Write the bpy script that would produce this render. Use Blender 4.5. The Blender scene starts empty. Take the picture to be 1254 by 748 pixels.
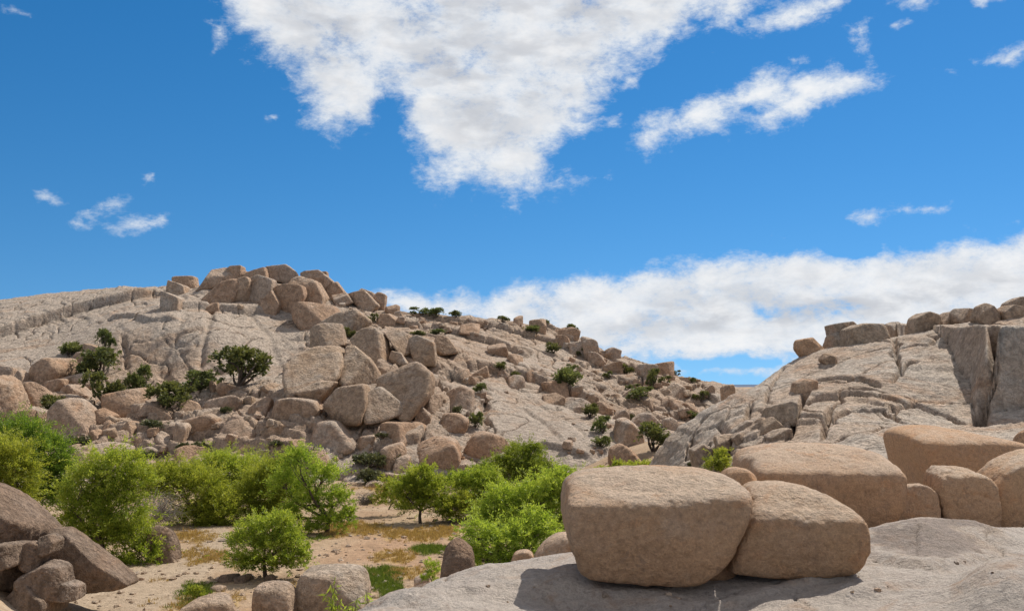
import bpy, bmesh, math, random
import numpy as np

random.seed(11)
RNG = np.random.default_rng(11)
scene = bpy.context.scene
COL = scene.collection

# ------------------------------------------------------------------ camera model (photo is 1254 x 748)
F, CX, CY, HOR = 1204.0, 627.0, 374.0, 470.0
PIT = math.atan((HOR - CY) / F)
SP, CP = math.sin(PIT), math.cos(PIT)
CAMZ = 9.2


def ray(px, py):
    """slopes x/y and z/y of the line of sight through a photo point"""
    px = np.asarray(px, float); py = np.asarray(py, float)
    b = (CY - py) / F
    dy = CP - b * SP
    return (px - CX) / F / dy, (SP + b * CP) / dy


def at(px, py, Y):
    a, s = ray(px, py)
    return np.array([a * Y, Y + 0 * a, CAMZ + s * Y])


def proj(x, y, z):
    d = y * CP + (z - CAMZ) * SP
    u = -y * SP + (z - CAMZ) * CP
    return CX + F * x / d, CY - F * u / d


# ------------------------------------------------------------------ noise
_G = np.array([[1,1,0],[-1,1,0],[1,-1,0],[-1,-1,0],[1,0,1],[-1,0,1],[1,0,-1],[-1,0,-1],
               [0,1,1],[0,-1,1],[0,1,-1],[0,-1,-1],[1,1,0],[-1,1,0],[0,-1,1],[0,-1,-1]], np.float32)


def _hash(ix, iy, iz, seed):
    with np.errstate(over='ignore'):
        n = ix.astype(np.uint32) * np.uint32(374761393) + iy.astype(np.uint32) * np.uint32(668265263) \
            + iz.astype(np.uint32) * np.uint32(2246822519) + np.uint32((seed * 974711 + 77) & 0xffffffff)
        n = (n ^ (n >> np.uint32(15))) * np.uint32(2246822519)
        n = (n ^ (n >> np.uint32(13))) * np.uint32(3266489917)
        return n ^ (n >> np.uint32(16))


def gnoise(p, seed=0):
    p = np.asarray(p, np.float32)
    i = np.floor(p).astype(np.int64)
    f = (p - i).astype(np.float32)
    u = f * f * f * (f * (f * 6 - 15) + 10)
    res = 0
    for dx in (0, 1):
        wx = u[:, 0] if dx else 1 - u[:, 0]
        for dy in (0, 1):
            wy = u[:, 1] if dy else 1 - u[:, 1]
            for dz in (0, 1):
                wz = u[:, 2] if dz else 1 - u[:, 2]
                g = _G[_hash(i[:, 0] + dx, i[:, 1] + dy, i[:, 2] + dz, seed) & np.uint32(15)]
                res = res + wx * wy * wz * (g[:, 0] * (f[:, 0] - dx) + g[:, 1] * (f[:, 1] - dy) + g[:, 2] * (f[:, 2] - dz))
    return res


def fbm(p, octaves=4, gain=0.5, lac=2.03, seed=0, ridged=False):
    p = np.asarray(p, np.float32)
    out = np.zeros(len(p), np.float32); a = 1.0; tot = 0
    for k in range(octaves):
        n = gnoise(p, seed + k * 13)
        if ridged:
            n = 1 - 2 * np.abs(n) * 1.4
        out += a * n; tot += a
        a *= gain; p = p * lac + 17.3
    return out / tot


def worley2(x, y, seed=0):
    """F1, F2, cell hash (0..1 x3), vector to cell point"""
    ix, iy = np.floor(x).astype(np.int64), np.floor(y).astype(np.int64)
    f1 = np.full(len(x), 9., np.float32); f2 = f1.copy()
    hid = np.zeros(len(x), np.uint32); vx = np.zeros(len(x), np.float32); vy = vx.copy()
    z0 = np.zeros(1, np.int64)
    for dx in (-1, 0, 1):
        for dy in (-1, 0, 1):
            cx, cy = ix + dx, iy + dy
            h = _hash(cx, cy, z0, seed)
            ox = cx + (h & np.uint32(1023)) / 1023.0; oy = cy + ((h >> np.uint32(10)) & np.uint32(1023)) / 1023.0
            d = np.hypot(x - ox, y - oy).astype(np.float32)
            near = d < f1
            f2 = np.where(near, f1, np.minimum(f2, d))
            hid = np.where(near, h, hid); vx = np.where(near, x - ox, vx); vy = np.where(near, y - oy, vy)
            f1 = np.where(near, d, f1)
    r = lambda s: ((hid >> np.uint32(s)) & np.uint32(255)) / 255.0
    return f1, f2, r(3), r(12), r(21), vx, vy


def sstep(e0, e1, x):
    t = np.clip((x - e0) / (e1 - e0), 0, 1)
    return t * t * (3 - 2 * t)


class RBF:
    def __init__(self, pts, lam=0.02, scale=40.0):
        pts = np.array(pts, float)
        self.c = pts[:, :2] / scale; self.s = scale
        n = len(pts)
        K = self._phi(np.linalg.norm(self.c[:, None] - self.c[None], axis=2)) + lam * np.eye(n)
        Pm = np.c_[np.ones(n), self.c]
        A = np.block([[K, Pm], [Pm.T, np.zeros((3, 3))]])
        self.w = np.linalg.solve(A, np.r_[pts[:, 2], 0, 0, 0])

    @staticmethod
    def _phi(r):
        return np.where(r > 1e-9, r * r * np.log(np.maximum(r, 1e-9)), 0)

    def __call__(self, x, y):
        x = np.asarray(x, float) / self.s; y = np.asarray(y, float) / self.s
        o = self.w[-3] + self.w[-2] * x + self.w[-1] * y
        for (cx, cy), w in zip(self.c, self.w):
            o = o + w * self._phi(np.hypot(x - cx, y - cy))
        return o


# ------------------------------------------------------------------ object helpers
def tag(o, label=None, cat=None, group=None, kind=None):
    if label: o['label'] = label
    if cat: o['category'] = cat
    if group: o['group'] = group
    if kind: o['kind'] = kind
    return o


def link(name, me, mat, parent=None):
    o = bpy.data.objects.new(name, me); COL.objects.link(o)
    if mat: me.materials.append(mat)
    if parent is not None: o.parent = parent
    return o


def empty(name, loc):
    o = bpy.data.objects.new(name, None); COL.objects.link(o); o.location = loc
    o.empty_display_size = 0.3
    return o


def mesh_np(name, v, faces, smooth=True, attrs=None):
    """faces: (n,k) index array with constant k"""
    me = bpy.data.meshes.new(name)
    v = np.asarray(v, np.float32); faces = np.asarray(faces, np.int32)
    n, k = faces.shape
    me.vertices.add(len(v)); me.vertices.foreach_set('co', v.ravel())
    me.loops.add(n * k); me.loops.foreach_set('vertex_index', faces.ravel())
    me.polygons.add(n)
    me.polygons.foreach_set('loop_start', np.arange(0, n * k, k, dtype=np.int32))
    me.polygons.foreach_set('loop_total', np.full(n, k, np.int32))
    me.polygons.foreach_set('use_smooth', np.full(n, smooth, bool))
    for an, val in (attrs or {}).items():
        at_ = me.attributes.new(an, 'FLOAT', 'POINT'); at_.data.foreach_set('value', np.asarray(val, np.float32))
    me.update(calc_edges=True)
    return me


_ICO = {}


def ico(level):
    if level not in _ICO:
        bm = bmesh.new(); bmesh.ops.create_icosphere(bm, subdivisions=level, radius=1)
        v = np.array([q.co[:] for q in bm.verts], np.float32)
        f = np.array([[q.index for q in p.verts] for p in bm.faces], np.int32)
        bm.free(); v /= np.linalg.norm(v, axis=1)[:, None]
        _ICO[level] = (v, f)
    return _ICO[level]


def tube(path, radii, seg=6):
    path = np.asarray(path, float); n = len(path)
    v = []; up = np.array([0.3, 0.2, 0.93])
    for i in range(n):
        t = path[min(i + 1, n - 1)] - path[max(i - 1, 0)]; t /= np.linalg.norm(t) + 1e-9
        u = np.cross(t, up)
        if np.linalg.norm(u) < 0.1: u = np.cross(t, [1, 0, 0])
        u /= np.linalg.norm(u); w = np.cross(t, u)
        for k in range(seg):
            an = 2 * math.pi * k / seg
            v.append(path[i] + radii[i] * (math.cos(an) * u + math.sin(an) * w))
    f = [[i * seg + k, i * seg + (k + 1) % seg, (i + 1) * seg + (k + 1) % seg, (i + 1) * seg + k]
         for i in range(n - 1) for k in range(seg)]
    return np.array(v), np.array(f)


class Bag:
    def __init__(s): s.v = []; s.f = []; s.n = 0; s.t = []
    def add(s, v, f, t=0.5):
        s.v.append(np.asarray(v, np.float32)); s.f.append(np.asarray(f) + s.n); s.n += len(v)
        s.t.append(np.broadcast_to(np.asarray(t, np.float32), (len(v),)))
    def mesh(s, name, smooth=True):
        return mesh_np(name, np.concatenate(s.v), np.concatenate(s.f), smooth, {'tone': np.concatenate(s.t)})


# ------------------------------------------------------------------ materials
class NT:
    def __init__(s, name):
        s.m = bpy.data.materials.new(name); s.m.use_nodes = True
        s.t = s.m.node_tree; s.t.nodes.clear()
    def n(s, typ, inp=None, **kw):
        nd = s.t.nodes.new(typ)
        for k, v in kw.items(): setattr(nd, k, v)
        for k, v in (inp or {}).items():
            sock = nd.inputs[k]
            if isinstance(v, bpy.types.NodeSocket): s.t.links.new(v, sock)
            else: sock.default_value = v
        return nd
    def math(s, op, a, b=0.0, clamp=False):
        return s.n('ShaderNodeMath', {0: a, 1: b}, operation=op, use_clamp=clamp).outputs[0]
    def mix(s, fac, a, b, mode='MIX'):
        nd = s.n('ShaderNodeMix', data_type='RGBA', blend_type=mode)
        for sock, v in ((nd.inputs['Factor'], fac), (nd.inputs[6], a), (nd.inputs[7], b)):
            if isinstance(v, bpy.types.NodeSocket): s.t.links.new(v, sock)
            elif isinstance(v, tuple): sock.default_value = (*v, 1) if len(v) == 3 else v
            else: sock.default_value = v
        return nd.outputs[2]
    def noise(s, vec, scale, detail=4, rough=0.55, dist=0.0):
        return s.n('ShaderNodeTexNoise', {'Vector': vec, 'Scale': scale, 'Detail': detail, 'Roughness': rough, 'Distortion': dist}).outputs['Fac']
    def ramp(s, fac, lo, hi, a=0.0, b=1.0):
        return s.n('ShaderNodeMapRange', {0: fac, 1: lo, 2: hi, 3: a, 4: b}, interpolation_type='SMOOTHSTEP').outputs[0]
    def scalev(s, vec, x, y, z):
        return s.n('ShaderNodeVectorMath', {0: vec, 1: (x, y, z)}, operation='MULTIPLY').outputs[0]


def rock_material(name, tan, grey, dark, near=False, grey_amt=0.5, up_grey=0.35, tone=False, stain=0.5, bump=1.0, spec=(1.0, 1.0), joints=0.0):
    t = NT(name)
    geo = t.n('ShaderNodeNewGeometry'); pos = geo.outputs['Position']
    k = 6.0 if near else 1.0
    nrm = t.n('ShaderNodeSeparateXYZ', {0: geo.outputs['Normal']}).outputs[2]
    big = t.noise(pos, 0.11 * k, 3, 0.6, 0.4)
    mid = t.noise(pos, 0.55 * k, 5, 0.62, 0.2)
    mid2 = t.noise(pos, 1.7 * k, 6, 0.68, 0.3)
    fine = t.noise(pos, 5.0 * k, 4, 0.7)
    grain = t.noise(pos, 22.0 * k, 2, 0.7)
    g = t.math('ADD', t.ramp(big, 0.4, 0.62), t.ramp(mid, 0.42, 0.66, -0.35, 0.35))
    g = t.math('ADD', t.math('MULTIPLY', g, grey_amt), t.ramp(nrm, 0.25, 0.95, -up_grey * 0.6, up_grey), clamp=True)
    if tone:
        tn = t.n('ShaderNodeAttribute', attribute_name='tone').outputs['Fac']
        g = t.math('ADD', g, t.ramp(tn, 0.0, 1.0, -0.6, 0.6), clamp=True)
    oi = t.n('ShaderNodeObjectInfo').outputs['Random']
    g = t.math('ADD', g, t.ramp(t.math('FRACT', t.math('MULTIPLY', oi, 7.3)), 0, 1, -0.35, 0.35), clamp=True)
    col = t.mix(g, tan, grey)
    col = t.mix(t.ramp(oi, 0, 1, 0.0, 0.5), col, (0.88, 0.76, 0.68), 'MULTIPLY')
    # pinkish iron stain clouds
    rust = t.ramp(t.noise(t.scalev(pos, 1, 1, 1.7), 0.23 * k, 4, 0.6, 0.8), 0.52, 0.75)
    col = t.mix(t.math('MULTIPLY', rust, 0.6), col, tuple(c * m for c, m in zip(tan, (0.98, 0.78, 0.62))))
    # dark varnish: patches and streaks running down steep faces
    st = t.ramp(t.noise(t.scalev(pos, 1, 1, 0.18), 0.9 * k, 4, 0.65), 0.56, 0.74)
    steep = t.ramp(nrm, 0.25, 0.8, 1.0, 0.15)
    col = t.mix(t.math('MULTIPLY', t.math('MULTIPLY', st, steep), stain), col, dark)
    lich = t.ramp(t.noise(pos, 1.7 * k, 6, 0.75), 0.53, 0.66)
    col = t.mix(t.math('MULTIPLY', lich, stain * 0.6), col, dark)
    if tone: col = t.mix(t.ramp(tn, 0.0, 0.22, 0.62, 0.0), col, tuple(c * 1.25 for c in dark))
    if near:                                                           # broad weathered patches
        wp = t.ramp(t.noise(t.scalev(pos, 1, 1, 1.6), 1.1, 5, 0.65, 0.6), 0.40, 0.68)
        col = t.mix(t.math('MULTIPLY', wp, 0.24), col, tuple(c * 2.2 for c in dark))
        col = t.mix(t.ramp(t.noise(pos, 2.3, 6, 0.7, 0.4), 0.58, 0.66, 0, 0.4), col, tuple(c * 1.4 for c in dark))
    # grain
    fr_ = t.ramp(fine, 0.28, 0.72, 0.84 if near else 0.70, 1.1 if near else 1.18)
    col = t.mix(1.0, col, t.n('ShaderNodeCombineColor', {0: fr_, 1: fr_, 2: fr_}).outputs[0], 'MULTIPLY')
    gr = t.ramp(grain, 0.3, 0.7, 0.86, 1.12)
    col = t.mix(spec[0], col, t.n('ShaderNodeCombineColor', {0: gr, 1: gr, 2: gr}).outputs[0], 'MULTIPLY')
    sp = t.ramp(mid2, 0.32, 0.68, 0.80 if near else 0.68, 1.12 if near else 1.2)
    col = t.mix(1.0, col, t.n('ShaderNodeCombineColor', {0: sp, 1: sp, 2: sp}).outputs[0], 'MULTIPLY')
    # darken cracks and concave creases by pointiness
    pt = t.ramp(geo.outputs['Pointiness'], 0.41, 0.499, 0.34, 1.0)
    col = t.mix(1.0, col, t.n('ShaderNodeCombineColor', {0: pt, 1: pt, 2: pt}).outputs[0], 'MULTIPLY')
    h = t.math('ADD', t.math('MULTIPLY', mid, 0.55), t.math('MULTIPLY', mid2, 0.55))
    h = t.math('ADD', h, t.math('ADD', t.math('MULTIPLY', fine, 0.22), t.math('MULTIPLY', grain, 0.06)))
    if joints:
        sm = t.n('ShaderNodeTexVoronoi', {'Vector': t.n('ShaderNodeVectorMath', {0: t.scalev(pos, 1, 1, 1.4), 1: t.n('ShaderNodeTexNoise', {'Vector': pos, 'Scale': 0.5 * k, 'Detail': 3.0}).outputs['Color']}, operation='ADD').outputs[0], 'Scale': 0.32 * k},
                 feature='DISTANCE_TO_EDGE').outputs['Distance']
        cr = t.ramp(sm, 0.0, 0.045, 0.0, 1.0)
        patch = t.ramp(t.noise(pos, 0.2 * k, 2), 0.45, 0.6, 0.0, joints)
        crk = t.math('MULTIPLY', t.math('SUBTRACT', 1.0, cr), patch)
        col = t.mix(crk, col, tuple(c * 0.35 for c in dark))
        h = t.math('SUBTRACT', h, t.math('MULTIPLY', crk, 0.25))
    bmp = t.n('ShaderNodeBump', {'Strength': 0.95 * bump, 'Distance': (0.12 if near else 0.75), 'Height': h})
    b = t.n('ShaderNodeBsdfPrincipled', {'Base Color': col, 'Roughness': 0.9, 'Normal': bmp.outputs[0], 'Specular IOR Level': 0.2})
    t.n('ShaderNodeOutputMaterial', {0: b.outputs[0]})
    return t.m


def leaf_material(name, c_dark, c_mid, c_light, trans=0.45):
    t = NT(name)
    geo = t.n('ShaderNodeNewGeometry')
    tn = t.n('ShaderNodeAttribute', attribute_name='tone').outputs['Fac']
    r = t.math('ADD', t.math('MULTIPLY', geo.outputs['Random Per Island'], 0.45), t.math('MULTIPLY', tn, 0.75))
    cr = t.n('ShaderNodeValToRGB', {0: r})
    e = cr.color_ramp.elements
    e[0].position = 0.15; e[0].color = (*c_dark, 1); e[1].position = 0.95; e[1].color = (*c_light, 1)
    m = e.new(0.55); m.color = (*c_mid, 1)
    oi = t.n('ShaderNodeObjectInfo').outputs['Random']
    col = t.n('ShaderNodeHueSaturation', {'Hue': t.ramp(oi, 0, 1, 0.487, 0.512), 'Value': t.ramp(oi, 0, 1, 0.9, 1.1), 'Color': cr.outputs[0]}).outputs[0]
    b = t.n('ShaderNodeBsdfPrincipled', {'Base Color': col, 'Roughness': 0.55, 'Specular IOR Level': 0.3})
    tr = t.n('ShaderNodeBsdfTranslucent', {'Color': t.mix(1.0, col, (1.3, 1.25, 0.7), 'MULTIPLY')})
    mx = t.n('ShaderNodeMixShader', {0: trans, 1: b.outputs[0], 2: tr.outputs[0]})
    t.n('ShaderNodeOutputMaterial', {0: mx.outputs[0]})
    return t.m


def wood_material(name, a, b):
    t = NT(name)
    pos = t.n('ShaderNodeNewGeometry').outputs['Position']
    n = t.noise(t.scalev(pos, 1, 1, 0.3), 9, 4, 0.7)
    col = t.mix(t.ramp(n, 0.35, 0.65), a, b)
    bm_ = t.n('ShaderNodeBump', {'Strength': 0.8, 'Distance': 0.03, 'Height': n})
    bs = t.n('ShaderNodeBsdfPrincipled', {'Base Color': col, 'Roughness': 0.9, 'Normal': bm_.outputs[0]})
    t.n('ShaderNodeOutputMaterial', {0: bs.outputs[0]})
    return t.m


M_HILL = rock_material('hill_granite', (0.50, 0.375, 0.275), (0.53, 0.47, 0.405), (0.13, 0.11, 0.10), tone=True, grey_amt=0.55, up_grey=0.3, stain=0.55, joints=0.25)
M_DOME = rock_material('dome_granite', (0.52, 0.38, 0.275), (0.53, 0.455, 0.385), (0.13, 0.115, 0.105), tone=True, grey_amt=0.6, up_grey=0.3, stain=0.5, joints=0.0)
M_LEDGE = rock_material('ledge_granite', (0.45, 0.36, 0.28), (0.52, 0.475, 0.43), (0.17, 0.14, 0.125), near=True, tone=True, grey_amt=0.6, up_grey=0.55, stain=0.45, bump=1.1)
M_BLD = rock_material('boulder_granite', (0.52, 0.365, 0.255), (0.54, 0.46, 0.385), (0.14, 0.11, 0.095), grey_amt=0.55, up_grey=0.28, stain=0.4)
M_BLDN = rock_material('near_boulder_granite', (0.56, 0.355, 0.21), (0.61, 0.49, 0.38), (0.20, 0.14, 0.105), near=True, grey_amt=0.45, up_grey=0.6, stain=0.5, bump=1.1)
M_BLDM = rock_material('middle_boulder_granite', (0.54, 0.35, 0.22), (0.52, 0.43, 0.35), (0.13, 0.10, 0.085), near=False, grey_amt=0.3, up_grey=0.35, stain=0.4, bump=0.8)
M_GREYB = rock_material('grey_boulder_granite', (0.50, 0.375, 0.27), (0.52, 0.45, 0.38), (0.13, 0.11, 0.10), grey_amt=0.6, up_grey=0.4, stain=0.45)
M_DARKR = rock_material('varnished_rock', (0.29, 0.215, 0.16), (0.375, 0.31, 0.26), (0.07, 0.055, 0.05), grey_amt=0.5, up_grey=0.3, stain=0.7)
M_WILLOW = leaf_material('willow_leaf', (0.085, 0.135, 0.018), (0.22, 0.30, 0.035), (0.42, 0.475, 0.09), 0.5)
M_WILLOWD = leaf_material('deep_willow_leaf', (0.05, 0.095, 0.015), (0.14, 0.22, 0.03), (0.29, 0.37, 0.06), 0.45)
M_JUNIPER = leaf_material('juniper_leaf', (0.04, 0.053, 0.02), (0.105, 0.125, 0.045), (0.22, 0.24, 0.09), 0.32)
M_SAGE = leaf_material('sage_leaf', (0.035, 0.042, 0.02), (0.085, 0.095, 0.045), (0.16, 0.165, 0.085), 0.2)
M_BARK = wood_material('bark', (0.06, 0.042, 0.032), (0.13, 0.10, 0.08))
M_TWIG = wood_material('dead_twig', (0.16, 0.14, 0.125), (0.30, 0.27, 0.24))
# ------------------------------------------------------------------ height fields
class HF:
    def __init__(s, a0, a1, na, y0, y1, ny, fn):
        s.a = np.linspace(a0, a1, na); s.t = np.linspace(math.log(y0), math.log(y1), ny)
        A, T = np.meshgrid(s.a, s.t); s.Y = np.exp(T); s.X = A * s.Y
        z, tone = fn(s.X.ravel(), s.Y.ravel())
        s.Z = np.asarray(z).reshape(A.shape); s.tone = np.asarray(tone).reshape(A.shape) if tone is not None else None
    def hit(s, px, py):
        a, sl = ray(px, py)
        ai = np.clip((float(a) - s.a[0]) / (s.a[1] - s.a[0]), 0, len(s.a) - 1.001); i = int(ai); f = ai - i
        col = s.Z[:, i] * (1 - f) + s.Z[:, i + 1] * f; y = np.exp(s.t)
        d = col - (CAMZ + float(sl) * y)
        k = np.nonzero(d >= 0)[0]
        if len(k) == 0: return None
        k = k[0]
        if k == 0: return np.array([float(a) * y[0], y[0], col[0]])
        q = d[k - 1] / (d[k - 1] - d[k]); Y = y[k - 1] + q * (y[k] - y[k - 1])
        return np.array([float(a) * Y, Y, CAMZ + float(sl) * Y])
    def z(s, x, y):
        ai = np.clip((x / y - s.a[0]) / (s.a[1] - s.a[0]), 0, len(s.a) - 1.001); ti = np.clip((math.log(y) - s.t[0]) / (s.t[1] - s.t[0]), 0, len(s.t) - 1.001)
        i, j = int(ai), int(ti); f, g = ai - i, ti - j
        return (s.Z[j, i] * (1 - f) + s.Z[j, i + 1] * f) * (1 - g) + (s.Z[j + 1, i] * (1 - f) + s.Z[j + 1, i + 1] * f) * g
    def mesh(s, name):
        ny, na = s.Z.shape
        idx = np.arange(ny * na).reshape(ny, na)
        f = np.stack([idx[:-1, :-1], idx[:-1, 1:], idx[1:, 1:], idx[1:, :-1]], -1).reshape(-1, 4)
        at_ = {'tone': s.tone.ravel()} if s.tone is not None else None
        return mesh_np(name, np.c_[s.X.ravel(), s.Y.ravel(), s.Z.ravel()], f, True, at_)


def pdist(x, y, poly):
    best = np.full(len(x), 1e9); side = np.zeros(len(x)); u = np.zeros(len(x))
    poly = np.asarray(poly)[:, :2]; L = np.r_[0, np.cumsum(np.hypot(*np.diff(poly, axis=0).T))]
    for i in range(len(poly) - 1):
        p, q = poly[i], poly[i + 1]; d = q - p; l2 = d @ d + 1e-9
        t = np.clip(((x - p[0]) * d[0] + (y - p[1]) * d[1]) / l2, 0, 1)
        ex, ey = x - p[0] - t * d[0], y - p[1] - t * d[1]
        r = np.hypot(ex, ey); m = r < best
        best = np.where(m, r, best); side = np.where(m, np.sign(d[0] * (y - p[1]) - d[1] * (x - p[0])), side)
        u = np.where(m, (L[i] + t * math.sqrt(l2)) / L[-1], u)
    return best, side, u


def line3(hf, pts):
    out = []
    for p in pts:
        h = hf.hit(*p)
        if h is not None: out.append(h)
    return out


def blob(px, py, lst):
    m = np.zeros(len(px))
    for cx, cy, rx, ry, a in lst:
        m = np.maximum(m, a * np.exp(-(((px - cx) / rx) ** 2 + ((py - cy) / ry) ** 2) ** 1.5))
    return m


def step(z, x, y, poly, h, w=0.8, back=25.0, taper=0.12, wob=0.9):
    """raise the ground behind the line by h: a low scarp with a lip"""
    d, sd, u = pdist(x, y, poly)
    d = d + wob * w * gnoise(np.c_[x * 0.16, y * 0.16, 0 * x], 91)
    e = sstep(0, taper, u) * sstep(0, taper, 1 - u) if taper > 0 else 1.0
    up = np.where(sd > 0, sstep(0, w, d) * np.exp(-np.maximum(d - w, 0) / back), 0)
    return z + h * e * up


def groove(z, x, y, poly, dep, w):
    d, sd, u = pdist(x, y, poly)
    e = sstep(0, 0.1, u) * sstep(0, 0.1, 1 - u)
    wob = 1 + 0.6 * gnoise(np.c_[x * 0.7, y * 0.7, 0 * x], 55)
    return z - dep * e * np.exp(-(d / (w * wob)) ** 2)


# ---- the big hill on the left
HP = []
for (px, py, Y) in [(-250,600,84),(0,596,85),(120,592,86),(250,590,87),(400,590,88),(520,588,88),(620,585,89),(700,580,90),(760,565,94),(800,560,98),
        (-250,480,110),(0,500,104),(150,506,105),(300,512,101),(420,528,97),(520,532,97),(600,552,95),(660,565,93),(700,548,95),
        (-250,450,122),(0,446,122),(150,455,123.5),(200,458,123.5),(250,460,120),(285,464,116),(345,464,117.5),(340,440,129),(60,425,135),(130,402,134),(200,404,129.5),(250,407,128),
        (300,400,136),(350,392,143),(270,362,152),(200,356,166),(110,364,178),(0,385,184),(-150,405,190),(-300,420,195),
        (310,345,158),(380,350,158),(430,372,156),(480,386,157),(540,390,164),(620,396,168),(700,416,166),(760,440,160),(820,463,150),(872,474,140),(940,484,135),
        (400,440,119),(400,480,107),(450,420,129),(500,420,131),(450,482,108),(520,485,107),(560,440,125),(600,452,124),(640,425,142),(600,505,107),(650,505,108),
        (700,455,131),(740,480,124),(760,510,112),(800,520,108),(780,545,99),(850,500,122)]:
    HP.append(at(px, py, Y))
for (px, py, Y) in [(-300,420,195),(-150,405,190),(0,385,184),(110,364,178),(200,356,166),(310,345,158),(380,350,158),(480,386,157),(540,390,164),(620,396,168),(700,416,166),(760,440,160),(820,463,150),(872,474,140)]:
    p = at(px, py, Y)
    for dy, dz in ((14, -1.5), (45, -9), (110, -24)):
        HP.append(np.array([p[0] * (1 + dy / Y), p[1] + dy, p[2] + dz]))
for px in (-300, -100, 100, 300, 500, 700, 860):
    a, _ = ray(px, 600); HP.append(np.array([a * 70, 70, -3.0]))
for Y in (90, 110, 140):
    HP.append(np.array([0.32 * Y, Y, -2.0]))
hill_rbf = RBF(HP, 0.004, 40)
hill0 = HF(-0.95, 0.42, 420, 66, 330, 340, lambda x, y: (hill_rbf(x, y), None))
H_LEDGE = line3(hill0, [(-200,452),(-60,430),(0,414),(60,396),(110,381),(150,371),(185,363),(215,360)])
H_STEPS = [(line3(hill0, l), h, w, b) for l, h, w, b in [
    ([(455,400),(500,404),(560,412),(610,424),(650,440)], 1.0, 0.5, 6),
    ([(500,392),(560,398),(640,412),(700,432),(745,452)], 1.0, 0.5, 5),
    ([(540,388),(600,393),(660,405),(705,420)], 0.9, 0.5, 4),
    ([(560,455),(600,458),(650,470),(700,488),(735,500)], 1.1, 0.6, 5),
    ([(90,560),(150,548),(230,552),(300,548),(360,560),(420,572)], 1.0, 0.5, 7),
    ([(60,540),(130,528),(200,536),(270,530),(330,540),(390,548)], 0.9, 0.5, 6),
    ([(440,555),(500,548),(540,540)], 0.8, 0.5, 5),
    ([(200,385),(240,380),(300,385),(350,380)], 1.0, 0.6, 6),
    ([(130,392),(180,396),(225,392)], 0.6, 0.4, 6),
    ([(655,545),(690,552),(725,566)], 0.5, 0.4, 4)]]
H_GROOVES = [(line3(hill0, l), d, w) for l, d, w in [
    ([(262,372),(255,400),(248,425),(246,458)], 0.6, 0.45),
    ([(230,385),(215,410),(200,440),(190,460)], 0.3, 0.6),
    ([(150,410),(152,430),(156,455)], 0.6, 0.35),
    ([(300,380),(330,410),(345,450)], 0.3, 0.5),
    ([(500,470),(505,495),(512,520)], 0.9, 0.4),
    ([(596,480),(592,500),(597,525)], 0.8, 0.4),
    ([(640,500),(670,520),(690,548)], 0.25, 0.3),
    ([(610,470),(640,480),(700,520),(725,545)], 0.2, 0.3),
    ([(440,395),(445,420),(450,450),(462,480)], 0.9, 0.5),
    ([(470,420),(490,440),(520,450),(540,470)], 0.9, 0.5)]]


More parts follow.
